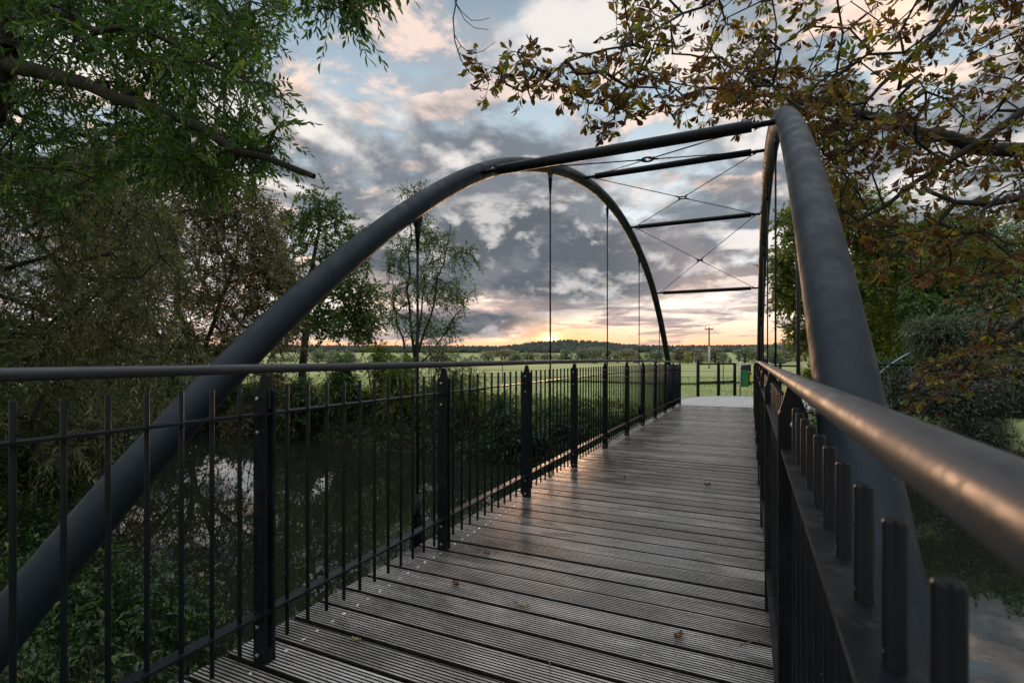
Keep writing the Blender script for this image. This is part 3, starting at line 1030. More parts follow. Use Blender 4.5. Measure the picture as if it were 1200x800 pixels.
            for bz, bx in ((1.082, 0.0), (0.945, 0.0), (0.155, 0.0), (0.04, 0.0)):
                m.tube([(x + bx, t - 0.040, z + bz), (x + bx, t - 0.0385, z + bz), (x + bx, t - 0.030, z + bz)], [0.005, 0.0075, 0.0075], 8, mi=1, smooth=False)
                m.tube([(x + bx, t + 0.030, z + bz), (x + bx, t + 0.038, z + bz)], 0.0075, 8, mi=1, smooth=False)
            m.build('post', [M_STEEL, M_BOLT], rail)
        baluster_sets[side] = [(x, S0 + i * SP + j * SP / 12) for i in range(n0, n1) for j in range(1, 12)]
    # balusters: one mesh, copied; the hundred that show largest singly, the rest as one part per railing
    allb = []
    for side in 'lr':
        for (x, t) in baluster_sets[side]:
            P = np.array([x, t, 0.6]) - CAM
            f = float(np.dot(P, FWD0)); rx = float(np.dot(P, RGT))
            vis = f > 0.05 and abs(rx / f) < 1.03
            allb.append(((0 if vis else 50) + np.linalg.norm(P[:2]) * (1.0 if side == 'l' else 1.45), side, x, t))
    allb.sort()
    rails = [o for o in bridge.children if o.name.startswith('railing')]
    rmap = {'l': rails[0], 'r': rails[1]}
    proto = MB()
    proto.tube([(0, 0, 0.055), (0, 0, 0.058), (0, 0, 1.128), (0, 0, 1.131)], [0.0065, 0.0082, 0.0082, 0.0065], 16)
    pm = proto.mesh('baluster'); pm.materials.append(M_STEEL)
    rest = {'l': MB(), 'r': MB()}
    for i, (d, side, x, t) in enumerate(allb):
        if i < 100:
            o = link('baluster', pm, [], rmap[side]); o.location = (x, t, drop(t))
        else:
            rest[side].tube([(x, t, 0.055 + drop(t)), (x, t, 1.131 + drop(t))], 0.0082, 8)
    for side in 'lr':
        o = rest[side].build('baluster', M_STEEL, rmap[side]); o['kind'] = 'stuff'


build_bridge()


def footings():
    for name, y0, y1, lab in (('bridge_abutment', -1.9, -0.25, 'concrete abutment under the near end of the bridge'), ('bridge_abutment', 14.95, 15.6, 'concrete abutment under the far end of the deck')):
        m = MB()
        z1 = -0.26 if y0 < 0 else -0.21
        m.box(-2.3, 0.42, y0, y1, -2.6, z1, bev=0.02)
        o = m.build(name, M_CONC); tag(o, lab, 'abutment')


footings()


# ------------------------------------------------------------------ far end: barriers, dispenser, pole, second bridge
def barrier(pxs, tops, z_d, label, base_y=464.0, rails=(0.10, 0.62), first_taller=True):
    pts = [at(p, 430, z_d + dz) for p, dz in pxs]
    root = empty('barrier_fence', (pts[0][0], pts[0][1], -0.15))
    tag(root, label, 'fence')
    o0 = np.array([pts[0][0], pts[0][1], -0.15])
    tops_z = []
    for (p, dz), ty, P in zip(pxs, tops, pts):
        top = 1.25 + (HZ - ty) / 600 * (z_d + dz)
        gz = -0.22
        m = MB()
        m.tube([(P[0], P[1], gz), (P[0], P[1], top - 0.01), (P[0], P[1], top)], [0.055, 0.055, 0.045], 16)
        o = m.build('post', M_STEEL, root); o.location = -o0
        tops_z.append(top)
    for rr in rails:
        m = MB()
        for i in range(len(pts) - 1):
            za = min(tops_z) - rr; zb = min(tops_z) - rr
            m.tube([(pts[i][0], pts[i][1], za), (pts[i + 1][0], pts[i + 1][1], zb)], 0.030, 12)
        o = m.build('rail', M_STEEL, root); o.location = -o0
    return root


barrier([(818, 0.0), (842, 0.4), (861, 0.9)], [420.5, 424, 425.5], 17.9, 'two-rail dark steel barrier of three posts between deck end and meadow', rails=(0.02, 0.66))
barrier([(897, 1.3), (914, 1.0), (936, 0.4)], [420.5, 425, 427.0], 17.9, 'two-rail dark steel barrier right of the green bin behind the handrail', rails=(0.06, 0.66))


def bin_post():
    p = at(867.5, 430, 18.4)
    root = empty('waste_bag_dispenser', (p[0], p[1], -0.17), rz=YAW)
    tag(root, 'green box with black hood and yellow sticker on a thin grey post in the grass', 'waste bin')
    m = MB(); m.tube([(0, 0, -0.1), (0, 0, 1.28)], 0.030, 12); m.build('post', M_GALV, root)
    m = MB(); m.box(0.04, 0.27, -0.10, 0.10, 0.36, 0.98, bev=0.02); m.build('bin_body', M_BINGREEN, root)
    m = MB(); m.prism([(0.03, 0.985), (0.30, 0.985), (0.33, 0.90), (0.34, 1.14), (0.28, 1.16), (0.05, 1.13)], 'y', -0.12, 0.12)
    m.box(0.275, 0.36, -0.11, 0.09, 0.42, 0.88, bev=0.012)
    m.build('hood', M_BLACK, root)
    m = MB(); m.box(0.29, 0.35, -0.117, -0.1125, 0.55, 0.80); m.build('sticker', M_YELLOW, root)


bin_post()


def power_pole():
    D = 76.0
    p = at(831, 430, D)
    gz = float(ground(p[0], p[1]))
    H = 1.25 + (HZ - 383.5) / 600 * D - gz
    root = empty('power_pole', (p[0], p[1], gz), rz=YAW)
    tag(root, 'thin power pole with short crossarm and pale lower half standing in the meadow', 'power pole')
    m = MB(); m.tube([(0, 0, -0.3), (0, 0, H * 0.55)], [0.15, 0.13], 12); m.build('lower_pole', M_POLEW, root)
    m = MB(); m.tube([(0, 0, H * 0.55), (0, 0, H)], [0.11, 0.09], 12); m.build('upper_pole', M_POLED, root)
    m = MB(); m.box(-0.62, 0.62, -0.06, 0.06, H - 0.30, H - 0.18)
    for xx in (-0.58, 0.58, 0.0):
        m.tube([(xx, 0, H - 0.18), (xx, 0, H + 0.06), (xx, 0, H + 0.10)], [0.03, 0.05, 0.02], 8)
    m.build('crossarm', M_POLED, root)


power_pole()


def meadow_wire_fence():
    root = empty('wire_fence', (-2.0, 24.0, -0.2))
    tag(root, 'thin three-wire fence across the meadow beyond the barrier', 'fence')
    A = at(330, 430, 27.0); Bq = at(1020, 430, 27.0)
    o0 = np.array([-2.0, 24.0, -0.2])
    N = 9
    P = [A + (Bq - A) * i / (N - 1) for i in range(N)]
    for q in P:
        g = float(ground(q[0], q[1]))
        m = MB(); m.tube([(q[0], q[1], g - 0.2), (q[0], q[1], g + 1.12)], 0.022, 8)
        o = m.build('stake', M_POLED, root); o.location = -o0
    for h in (0.35, 0.7, 1.05):
        m = MB(); m.tube([(q[0], q[1], float(ground(q[0], q[1])) + h) for q in P], 0.009, 5)
        o = m.build('wire', M_POLED, root); o.location = -o0


meadow_wire_fence()


def far_bridge():
    D = 17.5
    a = at(1037, 464, D)
    root = empty('arch_footbridge', a, rz=YAW)
    tag(root, 'small distant pale blue arch footbridge half hidden by leaves on the right', 'footbridge')
    span, rise = 8.0, 2.0
    R = (span * span / 4 + rise * rise) / (2 * rise)
    am = math.asin(span / 2 / R)
    for yo in (0.0, 1.2):
        m = MB()
        m.tube([(span / 2 + R * math.sin(q), yo, rise - R + R * math.cos(q)) for q in np.linspace(-am - 0.05, am + 0.05, 40)], 0.036, 12)
        m.build('arch_tube', M_LBLUE, root)
    m = MB(); m.box(-0.6, span + 0.6, 0.1, 1.1, -0.12, -0.02); m.build('deck', M_LBLUE, root)
    for yo in (0.12, 1.08):
        m = MB(); m.tube([(-1.2, yo, 1.08), (span + 1.0, yo, 1.08)], 0.03, 8)
        m.tube([(-1.2, yo, 0.1), (span + 1.0, yo, 0.1)], 0.02, 8)
        for xx in np.arange(-1.1, span + 1, 0.24):
            m.tube([(xx, yo, -0.1), (xx, yo, 1.06)], 0.010, 5)
        m.build('railing', M_STEEL, root)


far_bridge()


# ------------------------------------------------------------------ vegetation
def gz(x, y):
    return float(ground(np.array(float(x)), np.array(float(y))))


def in_poly(px, py, poly):
    c = np.zeros(len(px), bool); n = len(poly)
    for i in range(n):
        x0, y0 = poly[i]; x1, y1 = poly[(i + 1) % n]
        t = ((y0 > py) != (y1 > py)) & (px < (x1 - x0) * (py - y0) / (y1 - y0 + 1e-9) + x0)
        c ^= t
    return c


def poly_targets(poly, n, d0, d1):
    P = np.array(poly, float); out = []
    while len(out) < n:
        px = rng.uniform(P[:, 0].min(), P[:, 0].max(), n * 2); py = rng.uniform(P[:, 1].min(), P[:, 1].max(), n * 2)
        ok = in_poly(px, py, poly)
        for a, b in zip(px[ok], py[ok]):
            out.append(at(a, b, rng.uniform(d0, d1)))
    return np.array(out[:n])


def lobes_targets(lobes):
    """lobes: (px, py, depth, rx_px, ry_px, n)"""
    out = []
    for px, py, d, rx, ry, n in lobes:
        out.append(ball(at(px, py, d), (rx * d / 600, rx * d / 600 * 0.9, ry * d / 600), n, 0.25))
    return np.concatenate(out)


def P(px, py, d):
    return at(px, py, d)


# --- ash by the near bank, reaching over the river from the left
def ash():
    b = np.array([-7.6, 1.6, gz(-7.6, 1.6) - 0.2])
    top = P(4, 60, 5.2)
    seeds = [([b, b + [0.1, 0.2, 1.2], (b + top) / 2 + [0.0, 0.1, 0.4], top, P(2, -60, 5.3), P(20, -220, 5.2)], 0.26, 0.10),
             ([P(4, 76, 5.2), P(30, 80, 5.1), P(100, 98, 4.9), P(180, 128, 4.8), P(250, 160, 4.7), P(310, 184, 4.6), P(366, 206, 4.55)], 0.082, 0.026),
             ([P(2, -20, 5.3), P(120, -60, 4.8), P(260, -40, 4.4), P(360, -20, 4.2)], 0.07, 0.015),
             ([P(4, 20, 5.2), P(90, 20, 4.6), P(200, 50, 4.3), P(290, 95, 4.2)], 0.05, 0.010)]
    T = np.concatenate([
        poly_targets([(-160, -160), (330, -120), (345, 20), (318, 70), (300, 90), (325, 150), (300, 195), (262, 215), (215, 200), (150, 225), (60, 235), (-120, 250)], 430, 4.9, 7.0),
        poly_targets([(-60, -60), (250, -40), (320, 60), (325, 110), (250, 105), (60, 40)], 90, 4.0, 5.4),
        poly_targets([(150, 130), (330, 150), (325, 195), (290, 210), (150, 200)], 40, 4.3, 5.2),
        poly_targets([(330, -60), (450, -60), (440, 15), (425, 30), (400, 25), (345, 20)], 26, 3.8, 4.6)])
    leaf = lambda tp, td: pinnate(tp, td, 6, 11, 0.32, 0.085, 0.029, 0.3, 0.8, 0.9, LEAF6, bias=0.55)
    make_tree('ash_tree', 'near ash tree with feathery green leaves and a bare broken limb at upper left', 'tree', b, seeds, T, leaf, M_ASHLEAF, step=0.28, rtip=0.0045, jit=0.10)


ash()


# --- willow on the near bank
def near_willow():
    b = np.array([-8.6, 2.6, gz(-8.6, 2.6) - 0.2])
    f = P(-40, 330, 7.6)
    seeds = [([b, (b + f) / 2 + [0.2, 0, 0], f, P(-30, 150, 7.8)], 0.16, 0.05),
             ([f, P(60, 300, 8.0), P(130, 230, 8.6)], 0.045, 0.015),
             ([f, P(80, 380, 8.0), P(170, 350, 8.8)], 0.04, 0.012)]
    T = np.concatenate([
        poly_targets([(-150, 170), (120, 190), (185, 240), (215, 300), (200, 360), (240, 400), (225, 470), (150, 500), (60, 540), (-150, 560)], 520, 6.4, 10.0),
        poly_targets([(-100, 140), (140, 160), (200, 240), (100, 260), (-100, 250)], 70, 7.2, 9.0)])
    leaf = lambda tp, td: pinnate(tp, td, 9, 13, 0.42, 0.10, 0.024, 0.6, 1.0, 0.7, LEAF4)
    make_tree('willow_tree', 'grey green willow with long narrow drooping leaves on the near bank at the left edge', 'tree', b, seeds, T, leaf, M_WILLOW, step=0.35, rtip=0.005, jit=0.12, sag=-0.1)


near_willow()


def brown_willow():
    b = P(235, 500, 20.5); b[2] = gz(b[0], b[1]) - 0.2
    seeds = [([b, P(228, 440, 20.3), P(215, 380, 20.2), P(200, 300, 20.0), P(180, 230, 20.0)], 0.16, 0.03),
             ([P(228, 440, 20.3), P(250, 380, 20), P(275, 310, 19.6), P(285, 240, 19.6)], 0.11, 0.03),
             ([P(230, 430, 20.3), P(275, 400, 19.6), P(320, 370, 19.4)], 0.12, 0.03),
             ([P(228, 440, 20.3), P(190, 400, 20.6), P(150, 350, 20.6)], 0.14, 0.04)]
    T = np.concatenate([
        poly_targets([(90, 160), (190, 150), (262, 190), (312, 230), (330, 280), (345, 330), (352, 380), (330, 415), (250, 440), (100, 440), (60, 300)], 700, 18.0, 22.5),
        poly_targets([(200, 160), (262, 190), (312, 230), (345, 330), (300, 350), (240, 280)], 110, 19, 21.5)])
    leaf = lambda tp, td: pinnate(tp, td, 7, 11, 0.8, 0.19, 0.06, 0.35, 1.1, 0.8, LEAF4)
    make_tree('willow_tree', 'olive brown willow on the far bank behind the rising left arch', 'tree', b, seeds, T, leaf, M_BROWNWILLOW, step=0.7, rtip=0.012, jit=0.12)


brown_willow()


def mid_tree():
    b = P(355, 440, 26); b[2] = gz(b[0], b[1]) - 0.2
    seeds = [([b, P(356, 415, 26), P(360, 370, 26), P(368, 300, 26), P(375, 235, 26)], 0.22, 0.05),
             ([P(357, 400, 26), P(368, 370, 25.6), P(390, 330, 25.4)], 0.13, 0.04)]
    T = lobes_targets([(378, 250, 26, 30, 28, 42), (350, 270, 26.5, 26, 34, 34), (405, 300, 25.5, 28, 36, 50), (365, 330, 26, 38, 36, 48), (418, 350, 25, 30, 32, 60), (385, 375, 25, 44, 20, 55), (428, 385, 25, 22, 14, 22), (335, 380, 26, 26, 20, 24)])
    leaf = lambda tp, td: pinnate(tp, td, 4, 9, 0.7, 0.20, 0.13, 0.25, 0.9, 0.9, LEAF4)
    make_tree('alder_tree', 'leafy green tree with a leaning dark trunk at the edge of the left meadow', 'tree', b, seeds, T, leaf, M_GREEN, step=0.6, rtip=0.014, jit=0.10)


mid_tree()


def airy_tree():
    b = P(487, 455, 19.5); b[2] = gz(b[0], b[1]) - 0.3
    seeds = [([b, P(486, 420, 19.5), P(480, 360, 19.5), P(478, 300, 19.4), P(486, 225, 19.4)], 0.07, 0.014),
             ([P(486, 425, 19.5), P(505, 370, 19.2), P(520, 310, 19), P(528, 262, 19)], 0.05, 0.012),
             ([P(487, 430, 19.5), P(522, 390, 19.2), P(548, 350, 19)], 0.04, 0.010),
             ([P(486, 430, 19.5), P(465, 380, 19.8), P(458, 320, 20)], 0.05, 0.010),
             ([P(486, 425, 19.5), P(495, 350, 19.4), P(503, 280, 19.4)], 0.045, 0.010)]
    T = np.concatenate([
        lobes_targets([(487, 245, 19.4, 17, 30, 26), (512, 285, 19.2, 26, 28, 42), (545, 300, 19, 14, 12, 12), (470, 300, 19.6, 20, 30, 34), (535, 345, 19, 24, 18, 26), (500, 335, 19.4, 32, 26, 46), (462, 360, 19.8, 20, 26, 34), (510, 385, 19.3, 44, 18, 48)])])
    leaf = lambda tp, td: pinnate(tp, td, 4, 9, 0.55, 0.13, 0.052, 0.2, 0.9, 0.8, LEAF4, bias=0.6)
    make_tree('slender_tree', 'airy slender tree with many thin stems beside a hanger of the left arch', 'tree', b, seeds, T, leaf, M_GREEN, step=0.5, rtip=0.0075, jit=0.08)


airy_tree()


# --- bushes along the banks: (px, depth, top py, half width px, label, material, leaf length)
def bush(px, d, top, hw, label, mat, ll=0.12, lw=0.05, n=120, base_py=None, per=4, droop=0.4, group='bushes along the river banks', name='bush'):
    b = P(px, 470, d); b[2] = gz(b[0], b[1]) - 0.1
    topz = 1.25 + (HZ - top) / 600 * d
    H = max(0.6, topz - b[2]); W = hw * d / 600
    seeds = []
    for q in range(5):
        a = rng.uniform(0, 2 * math.pi); rr = rng.uniform(0.2, 0.6) * W
        seeds.append(([b + [rng.normal(0, 0.12), rng.normal(0, 0.12), 0], b + [math.cos(a) * rr * 0.5, math.sin(a) * rr * 0.5, H * 0.35], b + [math.cos(a) * rr, math.sin(a) * rr, H * 0.7]], 0.035, 0.012))
    T = []
    k = max(3, n // 22)
    for q in range(k):
        a = rng.uniform(0, 2 * math.pi); rr = W * math.sqrt(rng.uniform(0, 1)) * 0.75
        hz = rng.uniform(0.12, 0.86) * (1 - 0.45 * (rr / W) ** 2)
        T.append(ball(b + np.array([math.cos(a) * rr, math.sin(a) * rr * 0.8, H * hz]), (W * 0.33, W * 0.33, H * 0.16), n // k, 0.1))
    T = np.concatenate(T)
    leaf = lambda tp, td: pinnate(tp, td, per, 9, ll * 3.6, ll, lw, droop, 0.9, 0.8, LEAF4)
    return make_tree(name, label, 'bush', b, seeds, T, leaf, mat, group=group, step=0.4, rtip=0.006, jit=0.14, trunk_name='stems')


bush(30, 9.0, 440, 150, 'dark drooping bush at the left edge behind the railing', M_DARKG, 0.10, 0.035, 330)
bush(55, 25.0, 350, 130, 'tall dark bush mass beyond the river behind the far left balusters', M_DARKG, 0.24, 0.09, 420)
bush(1150, 14.6, 462, 55, 'dark bush leaning over the water right of the right arch', M_SHADEG, 0.11, 0.05, 260)
bush(150, 21.0, 400, 110, 'wide dark bush across the river behind the leftmost balusters', M_DARKG, 0.2, 0.08, 260)
bush(215, 21.5, 405, 70, 'dark bush under the olive brown willow across the river', M_DARKG, 0.2, 0.08, 170)
bush(300, 19.6, 412, 46, 'olive bush where the left arch crosses the handrail', M_BROWNWILLOW, 0.16, 0.05, 170)
bush(352, 18.6, 446, 36, 'low dark bush in front of the leaning meadow tree', M_DARKG, 0.16, 0.07, 130)
bush(400, 18.0, 412, 34, 'green bush overhanging the water behind the second and third post', M_GREEN, 0.15, 0.07, 150)
bush(442, 17.6, 385, 26, 'tall upright bush left of the airy slender tree', M_YGREEN, 0.13, 0.06, 130, per=3)
bush(470, 17.2, 408, 30, 'yellow green bush at the foot of the airy slender tree', M_YGREEN, 0.13, 0.06, 150)
bush(515, 16.4, 408, 30, 'feathery bush right of the airy slender tree', M_WILLOW, 0.13, 0.035, 150)
bush(548, 15.8, 396, 22, 'thin yellowing bush whose top stands against the sunset', M_YGREEN, 0.11, 0.04, 80, per=3)
bush(585, 14.6, 462, 24, 'low bush with bare twigs on the far bank left of mid railing', M_DARKG, 0.12, 0.05, 110)
bush(618, 14.2, 486, 20, 'small dark bush at the far waterline by the fifth post', M_DARKG, 0.11, 0.05, 90)
bush(660, 14.0, 492, 18, 'low leafy bush on the far bank under the distant hill', M_DARKG, 0.10, 0.05, 80)
# right bank
bush(968, 19.5, 392, 34, 'yellow green bush framed between railing and right arch', M_YGREEN, 0.15, 0.07, 170)
bush(1012, 18.5, 425, 30, 'dark green bush behind the near leg of the right arch', M_GREEN, 0.15, 0.07, 120)
bush(1150, 17.5, 425, 50, 'dark bush under the silver green willow on the right', M_DARKG, 0.14, 0.06, 200)
bush(1085, 16.5, 498, 34, 'low bush in front of the small distant footbridge', M_GREEN, 0.11, 0.05, 110)
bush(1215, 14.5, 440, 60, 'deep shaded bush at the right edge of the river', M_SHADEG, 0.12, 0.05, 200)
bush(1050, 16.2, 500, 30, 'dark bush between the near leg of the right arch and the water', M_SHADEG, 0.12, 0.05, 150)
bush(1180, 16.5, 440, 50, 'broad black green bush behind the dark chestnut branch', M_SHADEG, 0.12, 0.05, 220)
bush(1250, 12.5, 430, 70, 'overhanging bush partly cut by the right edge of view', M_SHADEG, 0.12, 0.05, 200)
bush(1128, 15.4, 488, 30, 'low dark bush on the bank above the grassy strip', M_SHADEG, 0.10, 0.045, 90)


def right_trees():
    b = P(992, 450, 27); b[2] = gz(b[0], b[1]) - 0.2
    seeds = [([b, P(990, 400, 27), P(985, 340, 27), P(975, 260, 27)], 0.28, 0.06),
             ([P(990, 390, 27), P(1020, 330, 27), P(1040, 270, 27)], 0.16, 0.05)]
    T = lobes_targets([(940, 262, 26.5, 24, 26, 50), (925, 310, 26.3, 20, 26, 45), (930, 350, 26, 22, 18, 40), (965, 230, 27, 32, 24, 60), (1000, 260, 27, 40, 36, 80), (1040, 290, 27, 40, 40, 80), (985, 340, 26.5, 44, 40, 100), (1050, 350, 27, 50, 40, 90), (950, 390, 26, 26, 20, 40), (1010, 395, 26, 44, 24, 60)])
    leaf = lambda tp, td: pinnate(tp, td, 5, 9, 0.8, 0.22, 0.14, 0.3, 0.9, 0.9, LEAF4)
    make_tree('maple_tree', 'broad tree with yellow green leaves glowing behind the right arch', 'tree', b, seeds, T, leaf, M_YGREEN, step=0.7, rtip=0.014)
    b = P(1150, 450, 25); b[2] = gz(b[0], b[1]) - 0.2
    seeds = [([b, P(1148, 400, 25), P(1150, 330, 25), P(1155, 280, 25)], 0.24, 0.05)]
    T = lobes_targets([(1100, 325, 24.5, 34, 24, 60), (1150, 305, 25, 40, 26, 80), (1205, 290, 25, 40, 34, 70), (1085, 355, 24, 34, 18, 50), (1140, 350, 24, 50, 22, 90), (1210, 345, 24.5, 50, 34, 80), (1240, 400, 24.5, 50, 40, 80)])
    leaf = lambda tp, td: pinnate(tp, td, 5, 9, 0.75, 0.20, 0.10, 0.5, 0.9, 0.9, LEAF4)
    make_tree('acacia_tree', 'fresh bright green feathery tree low behind the chestnut branches on the right', 'tree', b, seeds, T, leaf, M_BRIGHT, step=0.7, rtip=0.014)
    b = P(1130, 470, 16.8); b[2] = gz(b[0], b[1]) - 0.2
    seeds = [([b, P(1118, 440, 16.8), P(1110, 400, 16.8)], 0.14, 0.05), ([b, P(1150, 430, 16.8), P(1170, 390, 16.8)], 0.1, 0.04)]
    T = lobes_targets([(1095, 392, 16.8, 28, 18, 70), (1110, 385, 16.9, 34, 17.2, 80), (1155, 385, 17.2, 40, 24, 90), (1110, 445, 16.5, 26, 22, 60), (1130, 430, 16.5, 44, 28, 110), (1190, 430, 16.8, 44, 40, 100), (1225, 390, 17.2, 40, 40, 70)])
    leaf = lambda tp, td: pinnate(tp, td, 5, 11, 0.6, 0.14, 0.04, 0.6, 0.9, 0.7, LEAF4)
    make_tree('willow_tree', 'silver green willow bush above the small distant footbridge', 'tree', b, seeds, T, leaf, M_SILVER, step=0.6, rtip=0.010)
    b = P(1080, 440, 36); b[2] = gz(b[0], b[1]) - 0.2
    seeds = [([b, P(1080, 380, 36), P(1078, 300, 36)], 0.35, 0.08)]
    T = lobes_targets([(1020, 330, 35, 40, 40, 90), (1075, 290, 36, 44, 36, 90), (1120, 280, 36, 40, 40, 80), (1070, 350, 36, 60, 50, 140), (1150, 350, 36, 60, 50, 100), (1030, 400, 35, 50, 26, 70)])
    leaf = lambda tp, td: pinnate(tp, td, 5, 9, 1.1, 0.32, 0.20, 0.3, 0.9, 0.9, LEAF4)
    make_tree('oak_tree', 'large dark green tree farthest back on the right bank', 'tree', b, seeds, T, leaf, M_GREEN, step=1.0, rtip=0.02)


right_trees()


# --- the chestnut whose autumn branches hang in from the upper right
def chestnut():
    b = np.array([8.4, 1.0, gz(8.4, 1.0) - 0.2])
    crotch = np.array([7.9, 1.9, 2.6])
    seeds = [([b, b + [0, 0.3, 1.2], crotch, crotch + [-0.2, 0.6, 2.2], crotch + [-0.6, 1.2, 4.2]], 0.34, 0.14),
             ([crotch + [-0.1, 0.5, 0.6], P(1420, 200, 5.2), P(1260, 180, 5.2), P(1200, 176, 5.2)], 0.12, 0.075),
             ([P(1200, 176, 5.2), P(1150, 175, 5.3), P(1080, 157, 5.4), P(1035, 140, 5.6), P(1000, 132, 5.8), P(950, 117, 6.0), P(910, 112, 6.2), P(855, 105, 6.4), P(800, 112, 6.6)], 0.072, 0.012),
             ([crotch + [-0.3, 0.9, 3.0], P(1300, -160, 5.6), P(1125, -5, 5.2)], 0.07, 0.038),
             ([P(1125, -5, 5.2), P(1095, 40, 5.3), P(1060, 75, 5.4), P(1015, 120, 5.5), P(990, 165, 5.6)], 0.036, 0.012),
             ([crotch + [-0.3, 0.9, 1.4], P(1300, 70, 4.8), P(1200, 130, 4.7)], 0.06, 0.042),
             ([P(1200, 130, 4.7), P(1150, 165, 4.8), P(1110, 190, 4.9), P(1070, 215, 5.0), P(1005, 258, 5.2)], 0.040, 0.014),
             ([crotch + [-0.1, 0.5, 0.3], P(1300, 215, 4.6), P(1200, 231, 4.6)], 0.05, 0.036),
             ([P(1200, 231, 4.6), P(1160, 239, 4.7), P(1120, 237, 4.8), P(1080, 221, 4.9)], 0.036, 0.016),
             ([crotch + [-0.4, 1.1, 3.6], P(1180, -190, 5.6), P(980, -90, 5.2), P(870, -4, 5.0), P(800, 16, 4.9), P(770, 34, 4.8), P(710, 58, 4.7), P(660, 74, 4.6), P(640, 93, 4.6), P(622, 115, 4.6)], 0.05, 0.006),
             ([crotch + [-0.2, 0.4, -0.3], P(1330, 300, 5.6), P(1240, 345, 6.4)], 0.045, 0.036),
             ([P(1240, 345, 6.4), P(1190, 380, 6.6), P(1145, 415, 6.8), P(1105, 448, 7.0), P(1085, 480, 7.0), P(1079, 494, 7.0)], 0.036, 0.014),
             ([P(980, -90, 5.2), P(905, 0, 5.3), P(908, 60, 5.3), P(911, 104, 5.4)], 0.014, 0.006),
             ([P(700, -60, 4.8), P(600, -50, 4.6), P(555, -30, 4.5), P(536, -5, 4.4), P(531, 22, 4.4), P(533, 48, 4.4), P(540, 70, 4.4), P(549, 84, 4.4), P(560, 92, 4.4), P(572, 88, 4.4), P(578, 80, 4.4)], 0.008, 0.003),
             ([P(533, 2, 4.4), P(541, 14, 4.4), P(552, 24, 4.42), P(564, 24, 4.45), P(574, 21, 4.45)], 0.0035, 0.002),
             ([P(536, 8, 4.4), P(545, 24, 4.36), P(556, 33, 4.35), P(572, 35, 4.35)], 0.0035, 0.002),
             ([P(532, 40, 4.4), P(540, 54, 4.36), P(552, 64, 4.35), P(566, 60, 4.35), P(580, 50, 4.35)], 0.004, 0.002),
             ([P(536, 60, 4.4), P(550, 74, 4.45), P(566, 74, 4.45)], 0.0035, 0.002)]
    T = np.concatenate([
        poly_targets([(720, -60), (1260, -80), (1260, 250), (1150, 330), (1060, 310), (990, 260), (955, 200), (930, 140), (860, 128), (800, 140), (760, 130), (728, 90)], 400, 4.2, 7.0),
        poly_targets([(940, 120), (1230, 150), (1230, 330), (1060, 320), (985, 260)], 75, 4.2, 6.4),
        poly_targets([(800, 60), (1000, 90), (1080, 170), (960, 190), (900, 130), (800, 130)], 150, 5.0, 7.0),
        poly_targets([(545, 50), (600, 55), (690, 60), (730, 70), (700, 30), (780, 0), (760, 120), (700, 150), (640, 90), (600, 128), (575, 110), (560, 80)], 60, 4.3, 4.9),
        poly_targets([(695, 105), (740, 118), (735, 145), (700, 140)], 5, 4.4, 4.7),
        poly_targets([(960, 250), (1200, 270), (1200, 345), (1080, 330), (990, 300)], 24, 4.4, 5.6),
        poly_targets([(1075, 440), (1110, 405), (1200, 370), (1210, 420), (1140, 445), (1085, 475), (1060, 480)], 44, 6.2, 7.4),
        poly_targets([(1110, 330), (1230, 330), (1230, 400), (1150, 400)], 14, 5.8, 6.8)])
    leaf = lambda tp, td: palmate(tp, td, 3, 0.126)
    make_tree('chestnut_tree', 'chestnut tree whose rust brown autumn leaves and dark limbs hang in from the upper right', 'tree', b, seeds, T, leaf, M_CHEST, step=0.22, rtip=0.0050, jit=0.13, expo=2.6)


chestnut()


# --- ground cover and grass
def cover(name, label, x0, x1, y0, y1, n, h, ll, lw, mat, ok, per=1, nl=7, droop=0.5):
    x = rng.uniform(x0, x1, n * 3); y = rng.uniform(y0, y1, n * 3)
    k = ok(x, y)
    x, y = x[k][:n], y[k][:n]
    z = ground(x, y)
    keep = z > WATER_Z - 0.1
    x, y, z = x[keep], y[keep], z[keep]
    base = np.stack([x, y, z], 1)
    hh = h * rng.uniform(0.25, 1.0, len(x)) * (0.65 + 0.5 * np.sin(x * 1.9 + 1) * np.sin(y * 1.6))
    hh = np.maximum(hh, 0.08)
    tips = base + np.stack([rng.normal(0, 0.1, len(x)), rng.normal(0, 0.1, len(x)), hh], 1)
    td = norm(rng.normal(0, 0.5, base.shape) + np.array([0, 0, 0.6]))
    sv0 = segs(base, tips, np.full(len(x), 0.004), np.full(len(x), 0.0025), 3)
    (lv, lf, lt), sv = pinnate(tips, td, per, nl, ll * 3.2, ll, lw, droop, 0.8, 0.9, LEAF6 if ll > 0.05 and n < 9000 else LEAF4)
    V, F = cat2(sv0, sv)
    lf4 = lf if lf.shape[1] == 4 else lf
    tint = np.concatenate([lt, np.full(len(V), 0.2)])
    V2, F2 = cat2((lv, lf4), (V, F))
    tag(link(name, npmesh(name, V2, F2, tint), mat), label, kind='stuff')


def clear_of_path(x, y):
    return ~((x > -2.3) & (x < 0.5) & (y < 17.2))


